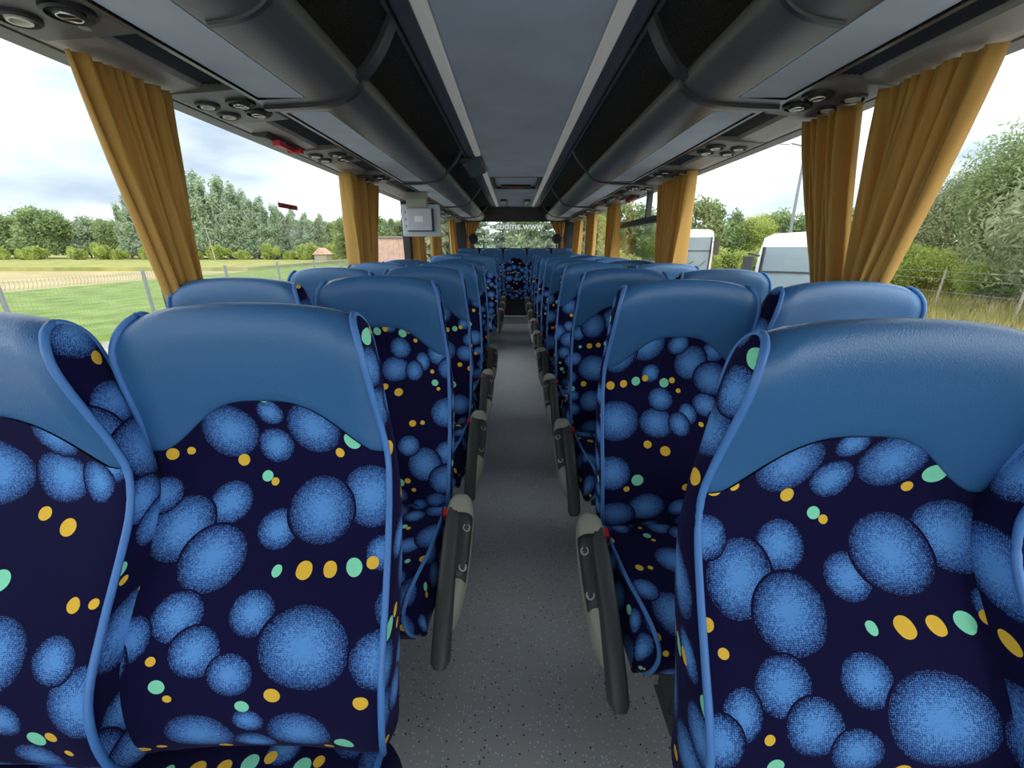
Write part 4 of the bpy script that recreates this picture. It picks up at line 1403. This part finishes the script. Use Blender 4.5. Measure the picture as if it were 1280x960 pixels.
# ------------------------------------------------------------------ poles, building, coaches
def pole(x, y, h, label, lean=(0, 0), mat='wood', r=0.11, arm=False):
    t = thing('utility_pole', label, 'pole', (x, y, GZ))
    MB().tube([(0, 0, -0.1), (lean[0], lean[1], h)], [r, r * 0.6], 8).obj('pole_shaft', M[mat], t)
    if arm:
        MB().tube([(lean[0], lean[1], h - 0.05), (lean[0] - 0.9, lean[1], h + 0.12)], 0.04, 6).obj('lamp_arm', M[mat], t)
        MB().box((lean[0] - 1.4, lean[1] - 0.12, h + 0.06), (lean[0] - 0.9, lean[1] + 0.12, h + 0.2)).obj('lamp_head', M['whitepaint'], t)
    else:
        MB().box((lean[0] - 0.8, lean[1] - 0.05, h - 0.5), (lean[0] + 0.8, lean[1] + 0.05, h - 0.4)).obj('cross_arm', M[mat], t)
pole(-66, 52, 4.6, 'leaning wooden pole in the crop at the far left', (-1.2, 0))
pole(-55, 78, 6.5, 'wooden pole standing before the tall birches', (-0.6, 0))
pole(15.75, 24.5, 7.9, 'tall street lamp pole above the parked coach at right', (-0.15, 0), 'post', 0.1, True)

t = thing('brick_building', 'low pinkish-brown building with flat grey roof beyond the left windows', 'building', (-12.6, 45, GZ))
MB().box((-1.4, -3, 0), (2.9, 3, 3.65)).obj('wall', M['brick'], t)
MB().box((-1.6, -3.2, 3.65), (3.1, 3.2, 3.82)).obj('roof', M['roof'], t)
for k in range(8):
    MB().box((-1.38 + 0.535 * k, -3.03, 0.1), (-0.87 + 0.535 * k, -2.99, 3.62)).obj('cladding_panel', M['brick'], t)
t = thing('field_shed', 'small gabled wooden shed at the foot of the tree line', 'shed', (-36, 80, GZ + 0.45))
MB().box((-1.1, -1.2, 0), (1.1, 1.2, 1.2)).obj('wall', M['wood'], t)
MB().prism_y([(-1.35, 1.15), (0, 2.3), (1.35, 1.15), (1.25, 1.1), (-1.25, 1.1)], -1.4, 1.4).obj('roof', M['brick'], t)

def coach(x, y, w, h, length, label, rz=0, name='parked_coach', cat='coach'):
    t = thing(name, label, cat, (x, y, GZ), rz, 'parked white coaches' if cat == 'coach' else None)
    hw = w / 2
    R = 0.45
    # body: rounded-rectangle front, extruded backwards with a raked nose
    secs = []
    prof = [(-hw, 0.35), (-hw, h * 0.45), (-hw * 0.97, h - R * 1.3), (-hw * 0.90, h - R * 0.35), (-hw * 0.72, h - 0.04), (0, h), (hw * 0.72, h - 0.04), (hw * 0.90, h - R * 0.35), (hw * 0.97, h - R * 1.3), (hw, h * 0.45), (hw, 0.35)]
    for yy, s, dz in ((0.25 , 0.93, -0.02), (0.35, 1.0, 0), (length, 1.0, 0)):
        secs.append([(px * s, yy - (0.18 * (1 - pz / h) if yy < 0.3 else 0), pz + (dz if pz > h * 0.8 else 0)) for px, pz in prof])
    mb = MB(); mb.quad_grid(secs, closed=True); mb.ngon(secs[0]); mb.ngon(secs[-1][::-1])
    mb.obj('body', M['whitepaint'], t, smooth=True, angle=35)
    # windscreen, two halves top and bottom
    yf = lambda z: 0.25 - 0.18 * (1 - z / h) - 0.02
    z0, z1 = h * 0.36, h * 0.875
    P = [[(px, yf(z), z) for px in (-hw * 0.86, 0, hw * 0.86)] for z in (z0, z1)]
    mb = MB(); mb.quad_grid(P)
    ws = mb.obj('windscreen', M['busglass'], t)
    so = ws.modifiers.new('thickness', 'SOLIDIFY'); so.thickness = 0.015
    mb = MB()
    mb.box((-hw * 0.86, yf(h * 0.66) - 0.03, h * 0.655), (hw * 0.86, yf(h * 0.66), h * 0.67))
    mb.obj('visor_bar', M['dark'], ws)
    for s in (-1, 1):
        mb = MB().tube([(s * hw * 0.86, yf(z0) - 0.012, z0), (s * hw * 0.86, yf(z1) - 0.012, z1)], 0.045, 6)
        mb.obj('windscreen_seal', M['black'], ws)
        m_ = MB().tube([(s * hw * 0.93, 0.1, h * 0.80), (s * (hw + 0.18), -0.12, h * 0.82), (s * (hw + 0.16), -0.16, h * 0.79)], 0.028, 6).obj('mirror_arm', M['dark'], t)
        bevelled(MB().box((s * (hw + 0.15) - 0.13, -0.22, h * 0.60), (s * (hw + 0.15) + 0.13, -0.10, h * 0.80)).obj('mirror_head', M['dark'], m_), 0.03)
        MB().box((s * (hw + 0.003) - 0.008, 1.2, h * 0.42), (s * (hw + 0.003) + 0.008, length - 0.4, h * 0.80)).obj('side_glazing', M['busglass'], t)
        for yy in (2.2, length - 2.4):
            T = Matrix.Translation((s * (hw - 0.14), yy, 0.48)) @ Matrix.Rotation(PI / 2, 4, 'Y')
            MB().lathe([(0.001, -0.13), (0.40, -0.13), (0.48, -0.08), (0.48, 0.08), (0.40, 0.13), (0.001, 0.13)], 20, 0, T).obj('wheel', M['black'], t, smooth=True, angle=40)
        MB().box((s * hw * 0.66 - 0.2, 0.08, 0.75), (s * hw * 0.66 + 0.2, 0.16, 1.0)).obj('headlamp', M['chrome'], t)
    mb = MB().tube([(-0.5, yf(z0) - 0.03, z0 + 0.03), (0.15, yf(z0 + 0.5) - 0.03, z0 + 0.55)], 0.015, 5)
    mb.tube([(0.3, yf(z0) - 0.03, z0 + 0.03), (0.85, yf(z0 + 0.5) - 0.03, z0 + 0.55)], 0.015, 5)
    mb.obj('wiper', M['black'], t)
    return t
coach(11.3, 27.0, 2.45, 3.85, 11, 'white parked coach seen past the broad right curtain', math.radians(-23))
coach(7.75, 11.3, 2.3, 3.14, 8, 'white parked bus whose windscreen fills the view beside the right curtains', math.radians(-34))
coach(5.9, 31.0, 2.05, 2.72, 5.5, 'white parked van glimpsed through the rear right windows', math.radians(-12), 'parked_van', 'van')
